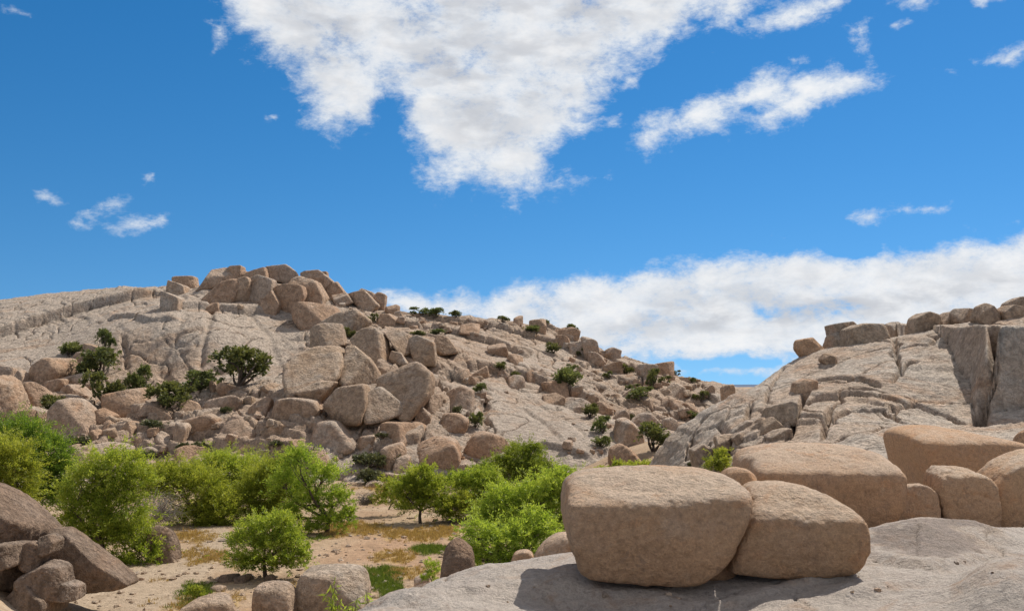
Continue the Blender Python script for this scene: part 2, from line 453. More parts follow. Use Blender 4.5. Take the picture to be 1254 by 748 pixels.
def hill_fn(x, y):
    z = hill_rbf(x, y)
    px, py = proj(x, y, z)
    slab = np.clip(blob(px, py, [(650,510,70,50,1),(690,545,40,30,1),(560,425,60,25,.7),(660,440,70,22,.6)]), 0, 1)      # smooth pale sheets
    dome = np.clip(blob(px, py, [(60,420,200,32,1),(230,410,120,50,1),(320,410,60,55,1),(60,375,160,18,.8)]), 0, 1)
    rub = np.clip(blob(px, py, [(180,525,330,60,1),(430,440,75,70,1),(520,450,80,60,.9),(760,460,90,50,1),(820,490,70,50,1),(340,350,120,25,.9),(620,405,120,22,.8),(690,480,60,18,.8)]), 0, 1) * (1 - 0.85 * slab)
    p = np.c_[x, y, z]
    warp = fbm(p * 0.09, 3, seed=3) * 3
    z = z + 1.3 * fbm(p * 0.045, 3, seed=5) * (0.4 + 0.6 * rub)
    z = step(z, x, y, H_LEDGE, 1.6, 0.6, 40, 0.15, 0.5)
    for l, h, w, b in H_STEPS: z = step(z, x, y, l, h, w, b)
    for l, d, w in H_GROOVES: z = groove(z, x, y, l, d, w)
    # blocky fractured rock
    for sc, amp, sd in ((6.0, 0.9, 21), (2.4, 0.5, 22)):
        f1, f2, r1, r2, r3, vx, vy = worley2((x + warp) / sc, (y * 0.8 + 0.3 * x + warp) / sc, sd)
        e = np.clip((f2 - f1) / 0.12, 0, 1); rnd = 1 - (1 - e) ** 2
        z = z + rub * amp * ((r1 - 0.45) * rnd + ((r2 - .5) * vx + (r3 - .7) * vy) * 1.1 * rnd - 0.45 * (1 - rnd))
    rib = np.clip(blob(px, py, [(430,450,70,65,1),(510,440,55,45,.8)]), 0, 1)
    f1, f2, r1, r2, r3, vx, vy = worley2((x + warp * .6) / 4.6, (y * 0.55 + warp * .6) / 4.6, 27)
    e = np.clip((f2 - f1) / 0.16, 0, 1); rnd = 1 - (1 - e) ** 3
    z = z + rib * (0.9 * r1 * rnd - 1.3 * (1 - rnd) + 0.7)
    jn = np.exp(-(fbm(p * np.array([.07, .05, .09]), 3, 0.5, seed=16) / 0.010) ** 2) + 0.8 * np.exp(-(fbm(p * np.array([.12, .08, .16]), 3, 0.5, seed=17) / 0.010) ** 2)
    z = z - 0.8 * jn * (1 - 0.5 * slab) * (1 - 0.55 * dome)
    # thin sheeting on the slabs, dipping to the right
    q = z * 1.0 + 0.42 * x - 0.05 * y + 1.1 * fbm(p * 0.12, 3, seed=8)
    for s_, A in ((1.7, 0.35), (0.6, 0.3)):
        fr = q / s_ - np.floor(q / s_)
        pat = sstep(-0.1, 0.35, gnoise(p * 0.13 + 5, 31 + int(s_ * 10)))
        z = z + (sstep(0, 0.22, fr) - fr) * s_ * A * pat * (1 - 0.85 * dome) * (0.9 - 0.55 * rub) * (1 - 0.6 * slab)
    pock = fbm(p * 0.8, 4, 0.62, seed=12)
    z = z + (0.13 + 0.10 * rub - 0.06 * slab) * pock + 0.14 * dome * np.minimum(fbm(p * np.array([0.9, 0.45, 0.9]), 3, 0.6, seed=14), 0.15)
    z = z + 0.16 * (1 - slab * 0.6) * fbm(p * 2.2, 4, 0.7, seed=15)
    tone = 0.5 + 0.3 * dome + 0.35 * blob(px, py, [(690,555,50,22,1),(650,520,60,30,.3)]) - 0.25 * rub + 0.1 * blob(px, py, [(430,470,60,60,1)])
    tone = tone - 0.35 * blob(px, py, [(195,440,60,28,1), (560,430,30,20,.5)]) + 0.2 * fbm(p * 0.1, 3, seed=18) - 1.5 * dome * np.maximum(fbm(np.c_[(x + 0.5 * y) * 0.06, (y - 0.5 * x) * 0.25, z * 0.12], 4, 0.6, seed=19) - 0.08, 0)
    return z, np.clip(tone, 0, 1)


hill = HF(-0.80, 0.36, 1150, 74, 250, 760, hill_fn)
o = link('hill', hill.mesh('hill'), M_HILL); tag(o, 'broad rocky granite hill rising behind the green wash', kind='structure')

# ---- the pale dome on the right
DP = []
for (px, py, Y) in [(795,572,67),(812,545,69),(850,522,71),(905,490,74),(975,440,77),(1030,420,77),(1090,412,76),(1150,402,74),(1210,388,72),(1254,382,71),(1330,372,72),
        (860,585,54),(900,565,54),(960,560,50),(1000,540,51),(1050,530,50),(1100,520,52),(1160,520,56),(930,520,58),(1000,492,60),(1050,470,63),(1100,470,62),(1130,440,66),(1160,470,61),(1200,470,61),(1254,500,56),
        (1000,610,40),(1100,600,40),(1200,590,40),(1300,590,40),(900,605,44),(950,460,70),(1000,455,68)]:
    DP.append(at(px, py, Y))
for (px, py, Y) in [(795,572,67),(850,522,71),(905,490,74),(975,440,77),(1030,420,77),(1090,412,76),(1150,402,74),(1210,388,72),(1330,372,72)]:
    p = at(px, py, Y)
    for dy, dz in ((5, -0.6), (16, -6), (40, -16)):
        DP.append(np.array([p[0] * (1 + dy / Y), p[1] + dy, max(p[2] + dz, -4)]))
for Y, z in ((36, 0.5), (50, -1), (66, -3), (80, -4)): DP.append(np.array([0.10 * Y, Y, z]))
dome_rbf = RBF(DP, 0.003, 25)
dome0 = HF(0.08, 0.66, 300, 32, 125, 300, lambda x, y: (dome_rbf(x, y), None))
D_SCARP = line3(dome0, [(1150,398),(1158,425),(1170,450),(1184,468),(1188,490),(1196,508)]) + [at(1200, 526, 56.5), at(1232, 534, 56.0), at(1300, 538, 55.0), at(1450, 540, 54.0)]
D_CRACK = []
D_STEPS = [(line3(dome0, l), h * 0.28, w * 0.4, b) for l, h, w, b in [
    ([(968,468),(1000,470),(1030,470),(1058,474),(1082,482)], 0.8, 0.25, 2.5),
    ([(925,515),(960,508),(1000,492),(1040,486),(1080,494),(1120,506)], 0.9, 0.3, 3),
    ([(1000,520),(1040,505),(1080,506),(1110,520)], 0.6, 0.25, 2),
    ([(915,530),(950,520),(985,512),(1015,515)], 0.6, 0.25, 2),
    ([(1085,510),(1120,500),(1160,512),(1185,522)], 0.5, 0.25, 2),
    ([(1090,478),(1112,452),(1130,446)], 0.5, 0.2, 2),
    ([(870,560),(900,535),(925,520)], 0.6, 0.25, 2)]]
D_GROOVES = [(line3(dome0, l), d, w) for l, d, w in [
    ([(1000,465),(985,490),(970,520),(962,545)], 0.8, 0.22), ([(1020,495),(1012,515),(1008,540)], 0.6, 0.2),
    ([(935,465),(920,490),(912,520)], 0.5, 0.25), ([(880,515),(890,535),(895,560)], 0.4, 0.25),
    ([(1095,412),(1098,440),(1105,470)], 0.35, 0.2), ([(845,535),(852,550),(850,570)], 0.4, 0.2), ([(960,450),(940,480),(938,500)], 0.3, 0.2)]]


def dome_fn(x, y):
    z = dome_rbf(x, y)
    px, py = proj(x, y, z)
    p = np.c_[x, y, z]
    z = z + 0.5 * fbm(p * 0.09, 3, seed=41)
    # sheer face standing above the scarp line on the right
    d, sd, u = pdist(x, y, D_SCARP)
    zl = np.interp(u, np.r_[0, np.cumsum(np.hypot(*np.diff(np.array(D_SCARP)[:, :2], axis=0).T))] / np.hypot(*np.diff(np.array(D_SCARP)[:, :2], axis=0).T).sum(), [q[2] for q in D_SCARP])
    right = np.where(sd > 0, 1.0, 0.0)
    zw = zl - 0.3 + np.maximum(d - 0.25 * gnoise(p * 0.35, 47), 0) * 3.2
    ztop = 12.7 + 0.06 * (y - 60) + 0.25 * fbm(p * 0.2, 2, seed=48)
    wall = np.maximum(z, np.minimum(zw, ztop))
    z = np.where(sd > 0, wall, z)
    if D_CRACK:
        d2, sd2, u2 = pdist(x, y, D_CRACK)
        z = z - 2.2 * np.exp(-(d2 / 0.25) ** 2) * sstep(0.0, 0.05, u2)
    right = right * sstep(0.2, 0.8, d) * (z < ztop - 0.2)
    for l, h, w, b in D_STEPS: z = step(z, x, y, l, h, w, b)
    for l, h, w, b in D_STEPS: z = groove(z, x, y, l, 0.45, 0.13)
    for l, dd, w in D_GROOVES: z = groove(z, x, y, l, dd * 1.3, w * 0.7)
    rub = np.clip(blob(px, py, [(930,520,80,40,1),(860,545,60,40,.7),(1060,500,70,30,.8)]), 0, 1)
    warp = fbm(p * 0.2, 3, seed=43) * 1.2
    f1, f2, r1, r2, r3, vx, vy = worley2((x + warp) / 3.0, (y + warp) / 3.0, 24)
    e = np.clip((f2 - f1) / 0.09, 0, 1); rnd = 1 - (1 - e) ** 2
    z = z + rub * 0.34 * ((r1 - 0.5) * rnd + ((r2 - .5) * vx + (r3 - .6) * vy) * rnd - 0.5 * (1 - rnd))
    q = z + 0.15 * x + 0.8 * fbm(p * 0.15, 2, seed=46)
    fr = q / 1.1 - np.floor(q / 1.1)
    z = z + (sstep(0, 0.25, fr) - fr) * 1.1 * 0.16 * sstep(0, 0.3, gnoise(p * 0.2, 44)) * (1 - right)
    z = z - 0.5 * np.exp(-(fbm(p * np.array([.13, .13, .2]), 3, 0.5, seed=45) / 0.012) ** 2) * (1 - right)
    z = z + 0.13 * (1 - 0.5 * right) * fbm(p * 1.3, 5, 0.66, seed=49) + 0.07 * fbm(p * 3, 3, 0.6, seed=50)
    tone = 0.62 - 0.15 * right + 0.2 * fbm(p * 0.15, 3, seed=51) - 0.3 * rub + 0.25 * blob(px, py, [(860,540,70,40,1)])
    return z, np.clip(tone, 0, 1)


dome1 = HF(0.2, 0.62, 300, 40, 100, 300, dome_fn)
D_CRACK = line3(dome1, [(1217,398),(1216,410),(1214,425),(1209,445),(1205,460),(1201,490),(1199,520)])
dome = HF(0.10, 0.64, 720, 36, 110, 560, dome_fn)
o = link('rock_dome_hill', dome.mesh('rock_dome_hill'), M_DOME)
tag(o, 'pale smooth granite dome rising on the right', kind='structure')

# ---- the pale bedrock ledge under the near boulders
LP = []
for (px, py, Y) in [(455,750,11.3),(500,733,12.2),(560,710,13.6),(620,692,15.2),(680,680,16.4),(740,672,17.7),(800,668,18.6),(900,660,20),(1000,655,21),(1100,651,22),(1254,650,23),(1400,650,23),
                    (600,748,11.7),(700,748,11.9),(800,748,11.9),(900,748,11.8),(1000,748,11.5),(1120,748,11.0),(1254,748,10.6),(1400,748,10.5),
                    (700,712,12.9),(800,712,13.0),(900,702,13.4),(1000,698,13.6),(1100,692,14.1),(1200,690,14.5),(1300,690,14.5)]:
    LP.append(at(px, py, Y))
LP += [np.array(q) for q in ((-4.2, 6.0, 5.9), (-1.5, 8.5, 6.3), (0, 8.5, 6.3), (3, 8.5, 6.4), (6, 8.5, 6.9), (0, 4.0, 6.9), (5, 4.0, 7.1), (-3, 3.5, 6.5))]
for (px, py, Y) in [(455,750,11.3),(500,733,12.2),(560,710,13.6),(620,692,15.2),(680,680,16.4),(740,672,17.7),(800,668,18.6)]:
    p = at(px, py, Y)
    LP += [p + np.array([-0.5, 0.45, -0.22]), p + np.array([-1.2, 1.1, -1.1]), p + np.array([-2.2, 2.2, -3.2]), p + np.array([-4, 4.0, -6.2])]
for (px, Y) in [(900,20),(1000,21),(1100,22),(1254,23),(1400,23)]:
    p = at(px, 655, Y); LP += [p + np.array([0, 2.5, -0.45]), p + np.array([0, 6, -1.0]), p + np.array([0, 16, -1.7])]
ledge_rbf = RBF(LP, 0.002, 8)


ledge0 = HF(-0.62, 0.72, 240, 4.2, 40, 240, lambda x, y: (ledge_rbf(x, y), None))
L_LIPS = [(line3(ledge0, l), h, w, b) for l, h, w, b in [
    ([(1040,676),(1090,694),(1150,700),(1210,690),(1270,684)], 0.10, 0.22, 1.6),
    ([(800,746),(880,740),(960,726),(1040,712),(1080,704)], 0.09, 0.25, 0.9),
    ([(1010,740),(1070,728),(1130,716),(1170,708)], 0.07, 0.2, 0.7),
    ([(480,744),(560,728),(620,722)], 0.06, 0.2, 0.8)]]


def ledge_fn(x, y):
    z = ledge_rbf(x, y)
    px, py = proj(x, y, z)
    p = np.c_[x, y, z]
    z = z + 0.10 * fbm(p * 0.5, 3, seed=61)
    z = z + 0.42 * blob(px, py, [(1140,668,105,13,1.0)]) + 0.36 * blob(px, py, [(1245,728,70,22,1.0)]) - 0.16 * blob(px, py, [(880,735,60,18,1), (700,735,90,12,.6)])
    for l, h, w, b in L_LIPS: z = step(z, x, y, l, h, w, b, 0.25)
    # flowing flutes worn into the surface
    z = z + 0.045 * np.sin(3.0 * (x * 0.5 + y * 0.8) + 5 * fbm(p * 0.4, 2, seed=63)) * sstep(-0.1, 0.3, gnoise(p * 0.35, 64))
    rdg = fbm(p * np.array([0.45, 0.8, 0.5]), 4, 0.55, seed=68, ridged=True)
    z = z + 0.07 * np.maximum(rdg - 0.25, 0) * sstep(-0.1, 0.25, gnoise(p * 0.3, 69))
    z = z - 0.05 * np.exp(-(fbm(p * 0.5, 3, 0.5, seed=70) / 0.012) ** 2) * sstep(0, 0.25, gnoise(p * 0.25, 73))
    z = z + 0.05 * fbm(p * 1.6, 4, 0.6, seed=65) + 0.02 * fbm(p * 7, 4, 0.65, seed=66)
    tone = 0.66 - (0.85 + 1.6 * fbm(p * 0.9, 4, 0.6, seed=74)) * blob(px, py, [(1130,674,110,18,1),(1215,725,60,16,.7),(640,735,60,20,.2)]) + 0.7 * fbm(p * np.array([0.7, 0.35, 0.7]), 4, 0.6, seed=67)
    return z, np.clip(tone, 0, 1)


ledge = HF(-0.62, 0.72, 640, 4.2, 40, 460, ledge_fn)
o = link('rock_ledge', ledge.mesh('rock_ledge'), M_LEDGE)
tag(o, 'smooth pale bedrock ledge in the foreground', kind='structure')

# ---- the wash and the desert floor out to the horizon
WASH = {}


def wash_z(x, y):
    p = np.c_[x, y, 0 * x]
    near = np.exp(-np.maximum(y - 60, 0) / 60)
    z = 0.35 * fbm(p * 0.06, 3, seed=71) + 0.07 * fbm(p * 0.7, 3, seed=72)
    a = x / y
    z = z + 3.2 * sstep(0.02, 0.16, a) * sstep(60, 90, y) * np.exp(-np.maximum(y - 100, 0) / 60)      # ravine climbs on the right
    z = z + 0.8 * sstep(74, 88, y) * near
    z = z + 2.6 * sstep(-0.40, -0.62, a) * sstep(70, 45, y)                                            # bank on the left
    return z - 0.03 * np.maximum(y - 300, 0) ** 0.5


def wash_fn(x, y):
    z = wash_z(x, y)
    p = np.c_[x, y, 0 * x]
    px, py = proj(x, y, z)
    n = 0.6 * fbm(p * 0.25, 4, 0.6, seed=75) + 0.4 * fbm(p * np.array([0.5, 0.16, 1]), 4, 0.6, seed=76)
    n2 = fbm(p * np.array([0.7, 0.22, 1]), 4, 0.6, seed=77)
    WASH['dry'] = np.clip(blob(px, py, [(245,680,40,12,1),(235,657,30,8,.9),(430,648,60,9,1),(510,655,60,8,1),(480,682,35,10,1),(500,700,40,9,.9),(250,742,60,20,.8),(540,648,40,10,.8),(480,600,40,20,.6),(350,722,50,10,.6)]) * 1.3 + n2 * 1.6 - 0.25, 0, 1)
    WASH['green'] = np.clip(blob(px, py, [(526,673,26,7,1),(240,722,16,9,1),(472,700,22,8,.9),(477,722,14,12,1),(465,708,25,8,.9),(300,690,20,6,.6),(400,660,30,6,.5),(245,738,20,8,.9)]) * 1.5 + n * 1.5 - 0.35, 0, 1)
    pd, _, _ = pdist(px, py, [(30,760),(110,738),(170,716),(225,696),(262,668),(268,650),(250,640)])
    WASH['path'] = np.clip(1.25 - pd / (13 + 30 * sstep(640, 750, py)) + 0.9 * n, 0, 1) * (y < 90)
    WASH['red'] = np.clip(blob(px, py, [(490,665,80,16,1),(430,680,50,14,.8),(510,690,50,16,.9)]) + n * 0.9, 0, 1)
    return z, np.clip(0.5 + n, 0, 1)


ground = HF(-1.15, 1.0, 620, 6, 5000, 720, wash_fn)


def ground_material():
    t = NT('wash_sand')
    geo = t.n('ShaderNodeNewGeometry'); pos = geo.outputs['Position']
    at_ = lambda n: t.n('ShaderNodeAttribute', attribute_name=n).outputs['Fac']
    n1 = t.noise(pos, 0.35, 5, 0.65); n2 = t.noise(pos, 2.5, 5, 0.7); n3 = t.noise(pos, 9.0, 3, 0.7)
    n4 = t.noise(t.scalev(pos, 1.0, 0.35, 1), 0.9, 4, 0.65, 1.0)
    col = t.mix(t.ramp(n1, 0.35, 0.65), (0.35, 0.24, 0.155), (0.45, 0.34, 0.235))
    col = t.mix(t.math('MULTIPLY', at_('red'), 0.85), col, (0.40, 0.255, 0.165))
    col = t.mix(t.ramp(t.math('ADD', at_('dry'), t.math('SUBTRACT', n2, 0.5)), 0.25, 0.7, 0, 0.6), col, (0.46, 0.325, 0.13))
    col = t.mix(t.ramp(t.math('ADD', at_('green'), t.math('SUBTRACT', n2, 0.5)), 0.35, 0.75, 0, 0.55), col, (0.15, 0.18, 0.05))
    col = t.mix(t.ramp(t.math('ADD', at_('path'), t.math('MULTIPLY', t.math('SUBTRACT', n2, 0.5), 0.8)), 0.2, 0.7, 0, 0.8), col, (0.415, 0.33, 0.245))
    col = t.mix(t.ramp(n4, 0.58, 0.70, 0, 0.55), col, (0.22, 0.155, 0.10))
    col = t.mix(t.ramp(n3, 0.60, 0.70, 0, 0.45), col, (0.16, 0.12, 0.085))
    g = t.ramp(n2, 0.3, 0.7, 0.82, 1.12)
    col = t.mix(1.0, col, t.n('ShaderNodeCombineColor', {0: g, 1: g, 2: g}).outputs[0], 'MULTIPLY')
    h = t.math('ADD', t.math('MULTIPLY', n2, 0.7), t.math('MULTIPLY', n3, 0.3))
    bmp = t.n('ShaderNodeBump', {'Strength': 0.9, 'Distance': 0.25, 'Height': h})
    b = t.n('ShaderNodeBsdfPrincipled', {'Base Color': col, 'Roughness': 0.95, 'Normal': bmp.outputs[0], 'Specular IOR Level': 0.1})
    t.n('ShaderNodeOutputMaterial', {0: b.outputs[0]})
    return t.m


gm = ground.mesh('ground')
for an in ('dry', 'green', 'red', 'path'):
    q = gm.attributes.new(an, 'FLOAT', 'POINT'); q.data.foreach_set('value', WASH[an].astype(np.float32))
o = link('ground', gm, ground_material()); tag(o, 'sandy wash floor with dry yellow grass', kind='structure')

# ---- a low range far off in the gap
fx = np.linspace(-900, 1400, 120)
prof = 6 + 9 * fbm(np.c_[fx * 0.004, 0 * fx, 0 * fx], 4, seed=81) + 14 * np.exp(-((fx - 640) / 120) ** 2)
v = np.concatenate([np.c_[fx, 0 * fx + 3300, 0 * fx - 60], np.c_[fx, 0 * fx + 3500, prof * 0.7], np.c_[fx, 0 * fx + 3700, prof], np.c_[fx, 0 * fx + 4200, 0 * fx - 60]])
ii = np.arange(119)
f = np.concatenate([np.stack([ii + k * 120, ii + 1 + k * 120, ii + 1 + (k + 1) * 120, ii + (k + 1) * 120], -1) for k in range(3)])
t = NT('far_range'); t.n('ShaderNodeOutputMaterial', {0: t.n('ShaderNodeBsdfDiffuse', {'Color': t.mix(t.noise(t.n('ShaderNodeNewGeometry').outputs['Position'], 0.02, 4), (0.10, 0.15, 0.24), (0.16, 0.20, 0.28))}).outputs[0]})
tag(link('distant_hills', mesh_np('distant_hills', v, f), t.m), 'blue distant range low in the gap between the hills', kind='structure')


def hit(px, py, what='all'):
    best = None
    for nm, h in (('ledge', ledge), ('dome', dome), ('ground', ground), ('hill', hill)):
        if what != 'all' and nm not in what: continue
        p = h.hit(px, py)
        if p is not None and (best is None or p[1] < best[1]): best = p
    return best


def gz(x, y, what=('dome', 'ground', 'hill')):
    zs = []
    for nm, h in (('ledge', ledge), ('dome', dome), ('ground', ground), ('hill', hill)):
        if nm in what:
            a = x / y
            if h.a[0] <= a <= h.a[-1] and h.t[0] <= math.log(y) <= h.t[-1]: zs.append(h.z(x, y))
    return max(zs)


def gravel():
    rng = np.random.default_rng(77); v0, f0 = ico(1); n = 2600; V = []; Fc = []
    a = rng.uniform(-0.62, 0.12, n); Y = rng.uniform(38, 88, n); k = 0
    for i in range(n):
        s_ = 0.05 + 0.16 * rng.random() ** 3
        r = s_ * (1 + 0.35 * rng.normal(0, 1, (len(v0), 1)).clip(-1, 1))
        V.append(v0 * r * np.array([1, rng.uniform(.7, 1.2), rng.uniform(.5, .8)]) + np.array([a[i] * Y[i], Y[i], ground.z(a[i] * Y[i], Y[i])])); Fc.append(f0 + k); k += len(v0)
    tag(link('gravel', mesh_np('gravel', np.concatenate(V), np.concatenate(Fc), False), M_GREYB), 'scattered pebbles and small stones on the wash sand', 'gravel', kind='stuff')


gravel()
# ------------------------------------------------------------------ boulders
def rock_mesh(name, planes, k, level, amp, size, seed, dents=0.0):
    """smooth convex block from planes (n, h), then weathered. Origin at its centre."""
    d, f = ico(level)
    N = np.array([p[0] for p in planes], np.float32); N /= np.linalg.norm(N, axis=1)[:, None]
    H = np.array([p[1] for p in planes], np.float32)
    # keep the ray directions even over flat blocks
    def radius(dd):
        q = np.maximum(dd @ N.T, 0) / H; m = q.max(1, keepdims=True)
        return m[:, 0] * ((q / m) ** k).sum(1) ** (1.0 / k)
    r = 1.0 / radius(d)
    v = d * r[:, None]
    s = size
    off = np.array([seed * 3.7, seed * 1.3, seed * 2.1])
    disp = amp * s * (0.55 * fbm(v / s * 1.3 + off, 2, 0.5, seed=seed) + 0.45 * fbm(v / s * 4 + off, 4, 0.6, seed=seed + 1))
    if dents:
        w_ = fbm(v / s * np.array([2.2, 2.2, 3.2]) + off + 9, 3, 0.5, seed=seed + 2, ridged=True)
        disp -= dents * s * np.maximum(w_ - 0.35, 0)
    if level in (4, 5) and not dents:
        w2 = fbm(v / s * 2.3 + off + 31, 2, 0.5, seed=seed + 7)
        disp -= amp * s * 0.35 * np.exp(-(w2 / 0.03) ** 2)                     # a few open joints
    if level >= 5:
        disp += amp * s * 0.10 * fbm(v / s * 16 + off, 3, 0.6, seed=seed + 3)
    if level >= 6:
        disp += amp * s * 0.05 * fbm(v / s * 48 + off, 3, 0.6, seed=seed + 4)
    v = v + d * disp[:, None]
    return mesh_np(name, v, f, True)


def poly_planes(poly):
    """outward planes of a convex polygon in x-z, relative to the origin"""
    pts = np.asarray(poly, float); out = []
    ar = 0.5 * np.sum(pts[:, 0] * np.roll(pts[:, 1], -1) - np.roll(pts[:, 0], -1) * pts[:, 1])
    if ar < 0: pts = pts[::-1]
    for i in range(len(pts)):
        p, q = pts[i], pts[(i + 1) % len(pts)]
        e = q - p; n = np.array([e[1], -e[0]]); l = np.linalg.norm(n)
        if l < 1e-6: continue
        n /= l; h = n @ p
        out.append((np.array([n[0], 0, n[1]]), max(h, 0.05)))
    return out


def box_poly(x0, y0, x1, y1, rnd, rot=0.0):
    w, h = x1 - x0, y1 - y0
    sl = rnd.uniform(-.22, .22); sk = rnd.uniform(-.18, .18)
    P_ = []
    for cxn, cyn in ((0, 0), (1, 0), (1, 1), (0, 1)):                # top left, top right, bottom right, bottom left
        jx, jy = rnd.uniform(0, .10), rnd.uniform(0, .10)
        px_ = x0 + w * (jx if cxn == 0 else 1 - jx) + (sk * w if cyn == 0 else 0); py_ = y0 + h * (jy if cyn == 0 else 1 - jy) + sl * h * (1 if cxn else -1) * (cyn == 0)
        ca = rnd.uniform(.2, .45) if rnd.random() < (0.45 if cyn == 0 else 0.2) else rnd.uniform(.02, .10)
        cb = ca * rnd.uniform(.5, 1.3)
        dx, dy = (1 if cxn == 0 else -1) * ca * w, (1 if cyn == 0 else -1) * cb * h
        e = [(px_, py_ + dy), (px_ + dx, py_)]
        P_ += e if (cxn, cyn) in ((0, 0), (1, 1)) else e[::-1]
    if rot:
        cx, cy = (x0 + x1) / 2, (y0 + y1) / 2; a = math.radians(rot)
        P_ = [(cx + (x - cx) * math.cos(a) - (y - cy) * math.sin(a), cy + (x - cx) * math.sin(a) + (y - cy) * math.cos(a)) for x, y in P_]
    return P_


def boulder(shape, label, name='boulder', cat='boulder', group=None, Y=None, thick=0.85, k=10, amp=0.10, mat=None, rot=0, front=0.25, fx=0.0, dents=0.0, sink=0.12, top=0.0, level=None, seed=None, extra=3, on='all', back=0.15, push=0.33, grow=1.0, cut=0.74, belly=0.0):
    seed = seed if seed is not None else (int(abs(hash_str(label))) % 9973)
    rnd = random.Random(seed)
    poly = box_poly(*shape, rnd, rot) if len(shape) == 4 and not hasattr(shape[0], '__len__') else list(shape)
    if grow != 1.0:
        gx, gy = sum(p[0] for p in poly) / len(poly), sum(p[1] for p in poly) / len(poly); poly = [(gx + (x - gx) * grow, gy + (y - gy) * grow) for x, y in poly]
    xs = [p[0] for p in poly]; ys = [p[1] for p in poly]
    x0, x1, y0, y1 = min(xs), max(xs), min(ys), max(ys)
    cx, cy = (x0 + x1) / 2, (y0 + y1) / 2
    if Y is None:
        yy = y1 - 0.1 * (y1 - y0); h = hit(cx, yy, on)
        while h is None or h[1] > 215:
            yy += 1.5; h = hit(cx, yy, on)
        sink += max(0, (yy - y1) / (y1 - y0)) * 1.3
        Yh = h[1]
        Wd = (x1 - x0) * Yh / F; Hd = (y1 - y0) * Yh / F
        T = thick * min(Wd, 1.6 * Hd + 0.25 * Wd)
        Y = Yh + push * T
    else:
        T = thick * min((x1 - x0), 1.6 * (y1 - y0) + 0.25 * (x1 - x0)) * Y / F
    # extend the foot a little into the ground
    poly = [(x, y + sink * (y1 - y0) * max(0, (y - cy) / (y1 - cy))) for x, y in poly]
    c = at(cx, cy, Y)
    sc_ = 1 - 0.35 * T / Y                                             # the near face is what shows: size the block there
    pts = [(at(x, y, Y) - c)[[0, 2]] * sc_ for x, y in poly]
    pl = poly_planes(pts)
    fx = fx or (rnd.uniform(-.45, .45) if extra else 0.0)
    pl.append((np.array([fx, -1, front * (rnd.uniform(.6, 1.4) if extra else 1)]), T / 2)); pl.append((np.array([-fx * .5, 1, back]), T / 2))
    if belly: pl.append((np.array([0, -1, -belly]), T * 0.47))
    if top: pl.append((np.array([0, -top, 1.0]), 0.42 * (y1 - y0) * Y / F))
    # a few broken corners
    N = np.array([p[0] / np.linalg.norm(p[0]) for p in pl]); H = np.array([p[1] for p in pl])
    for _ in range(extra):
        d = np.array([rnd.uniform(-1, 1), rnd.uniform(-1.0, 0.5), rnd.uniform(-.4, 1)]); d /= np.linalg.norm(d)
        r0 = (np.maximum(N @ d, 0) / H)
        r0 = (r0 ** 12).sum() ** (-1 / 12)
        pl.append((d, r0 * rnd.uniform(cut, 0.93)))
    size = 0.5 * math.sqrt((x1 - x0) * (y1 - y0)) * Y / F
    wpx = max(x1 - x0, y1 - y0)
    if level is None: level = 4 if wpx < 24 else 5 if wpx < 90 else 6
    me = rock_mesh(name, pl, k, level, amp, size, seed, dents)
    ob = link(name, me, mat or M_BLD); ob.location = c
    tag(ob, label, cat, group)
    return ob


def hash_str(s):
    h = 2166136261
    for ch in s: h = ((h ^ ord(ch)) * 16777619) & 0xffffffff
    return h


# ---- the two big boulders on the ledge and their neighbours
boulder([(679,612),(690,584),(716,573),(800,570),(880,574),(912,586),(919,602),(912,632),(893,668),(884,684),(874,692),(848,712),(815,714),(760,708),(706,703),(694,680),(684,636)],
        'largest foreground boulder, flat topped tan granite block resting on the pale ledge', grow=1.04, Y=13.3, k=15, belly=0.25, thick=0.72, amp=0.08, dents=0.008, mat=M_BLDN, front=0.12, level=7, sink=0.0, top=0.36, extra=0, fx=0.18, seed=3, back=0.35)
boulder([(872,680),(890,640),(910,600),(920,590),(956,587),(1004,595),(1036,614),(1053,648),(1052,674),(1039,698),(1012,703),(930,704),(876,698)],
        'rounded wedge shaped tan boulder leaning against the largest foreground boulder', grow=0.98, Y=13.4, k=14, belly=0.2, thick=0.85, amp=0.09, dents=0.008, mat=M_BLDN, front=0.2, level=7, sink=0.0, top=0.5, extra=0, fx=-0.15, seed=8, back=0.3)
boulder([(846,694),(856,650),(880,636),(900,650),(904,694),(876,704)], 'small rock wedged in the dark gap between the two ledge boulders', Y=13.35, k=9, thick=0.8, amp=0.08, mat=M_BLDN, seed=10, level=5, sink=0.1)  # mostly hidden stone, added to stop sunlight passing between the boulders
boulder([(893,570),(905,548),(940,539),(1000,536),(1060,540),(1088,548),(1098,570),(1094,615),(1072,640),(1040,654),(985,640),(930,610),(898,590)],
        'huge smooth tan boulder with overhanging shaded front behind the two ledge boulders', grow=0.95, Y=25.0, k=12, thick=0.8, amp=0.08, mat=M_BLDN, front=-0.25, level=6, sink=0.25, top=0.3, extra=0, seed=21, dents=0.03)
boulder([(1089,528),(1110,519),(1150,517),(1200,528),(1250,543),(1262,560),(1240,585),(1200,600),(1150,602),(1118,590),(1098,556)],
        'big sloping tan boulder at the foot of the sheer face on the right dome', Y=31, k=10, thick=0.8, amp=0.06, mat=M_BLDN, front=0.05, level=6, sink=0.5, top=0.2, extra=0, seed=34)
boulder([(1135,590),(1145,569),(1180,566),(1206,580),(1216,610),(1212,645),(1180,652),(1150,648),(1139,620)],
        'knobbly tan boulder with a notched top standing on the ledge back edge', Y=24.5, k=9, thick=0.8, amp=0.13, mat=M_BLDN, front=0.0, level=6, sink=0.15, top=0.25, extra=0, seed=5, dents=0.04)
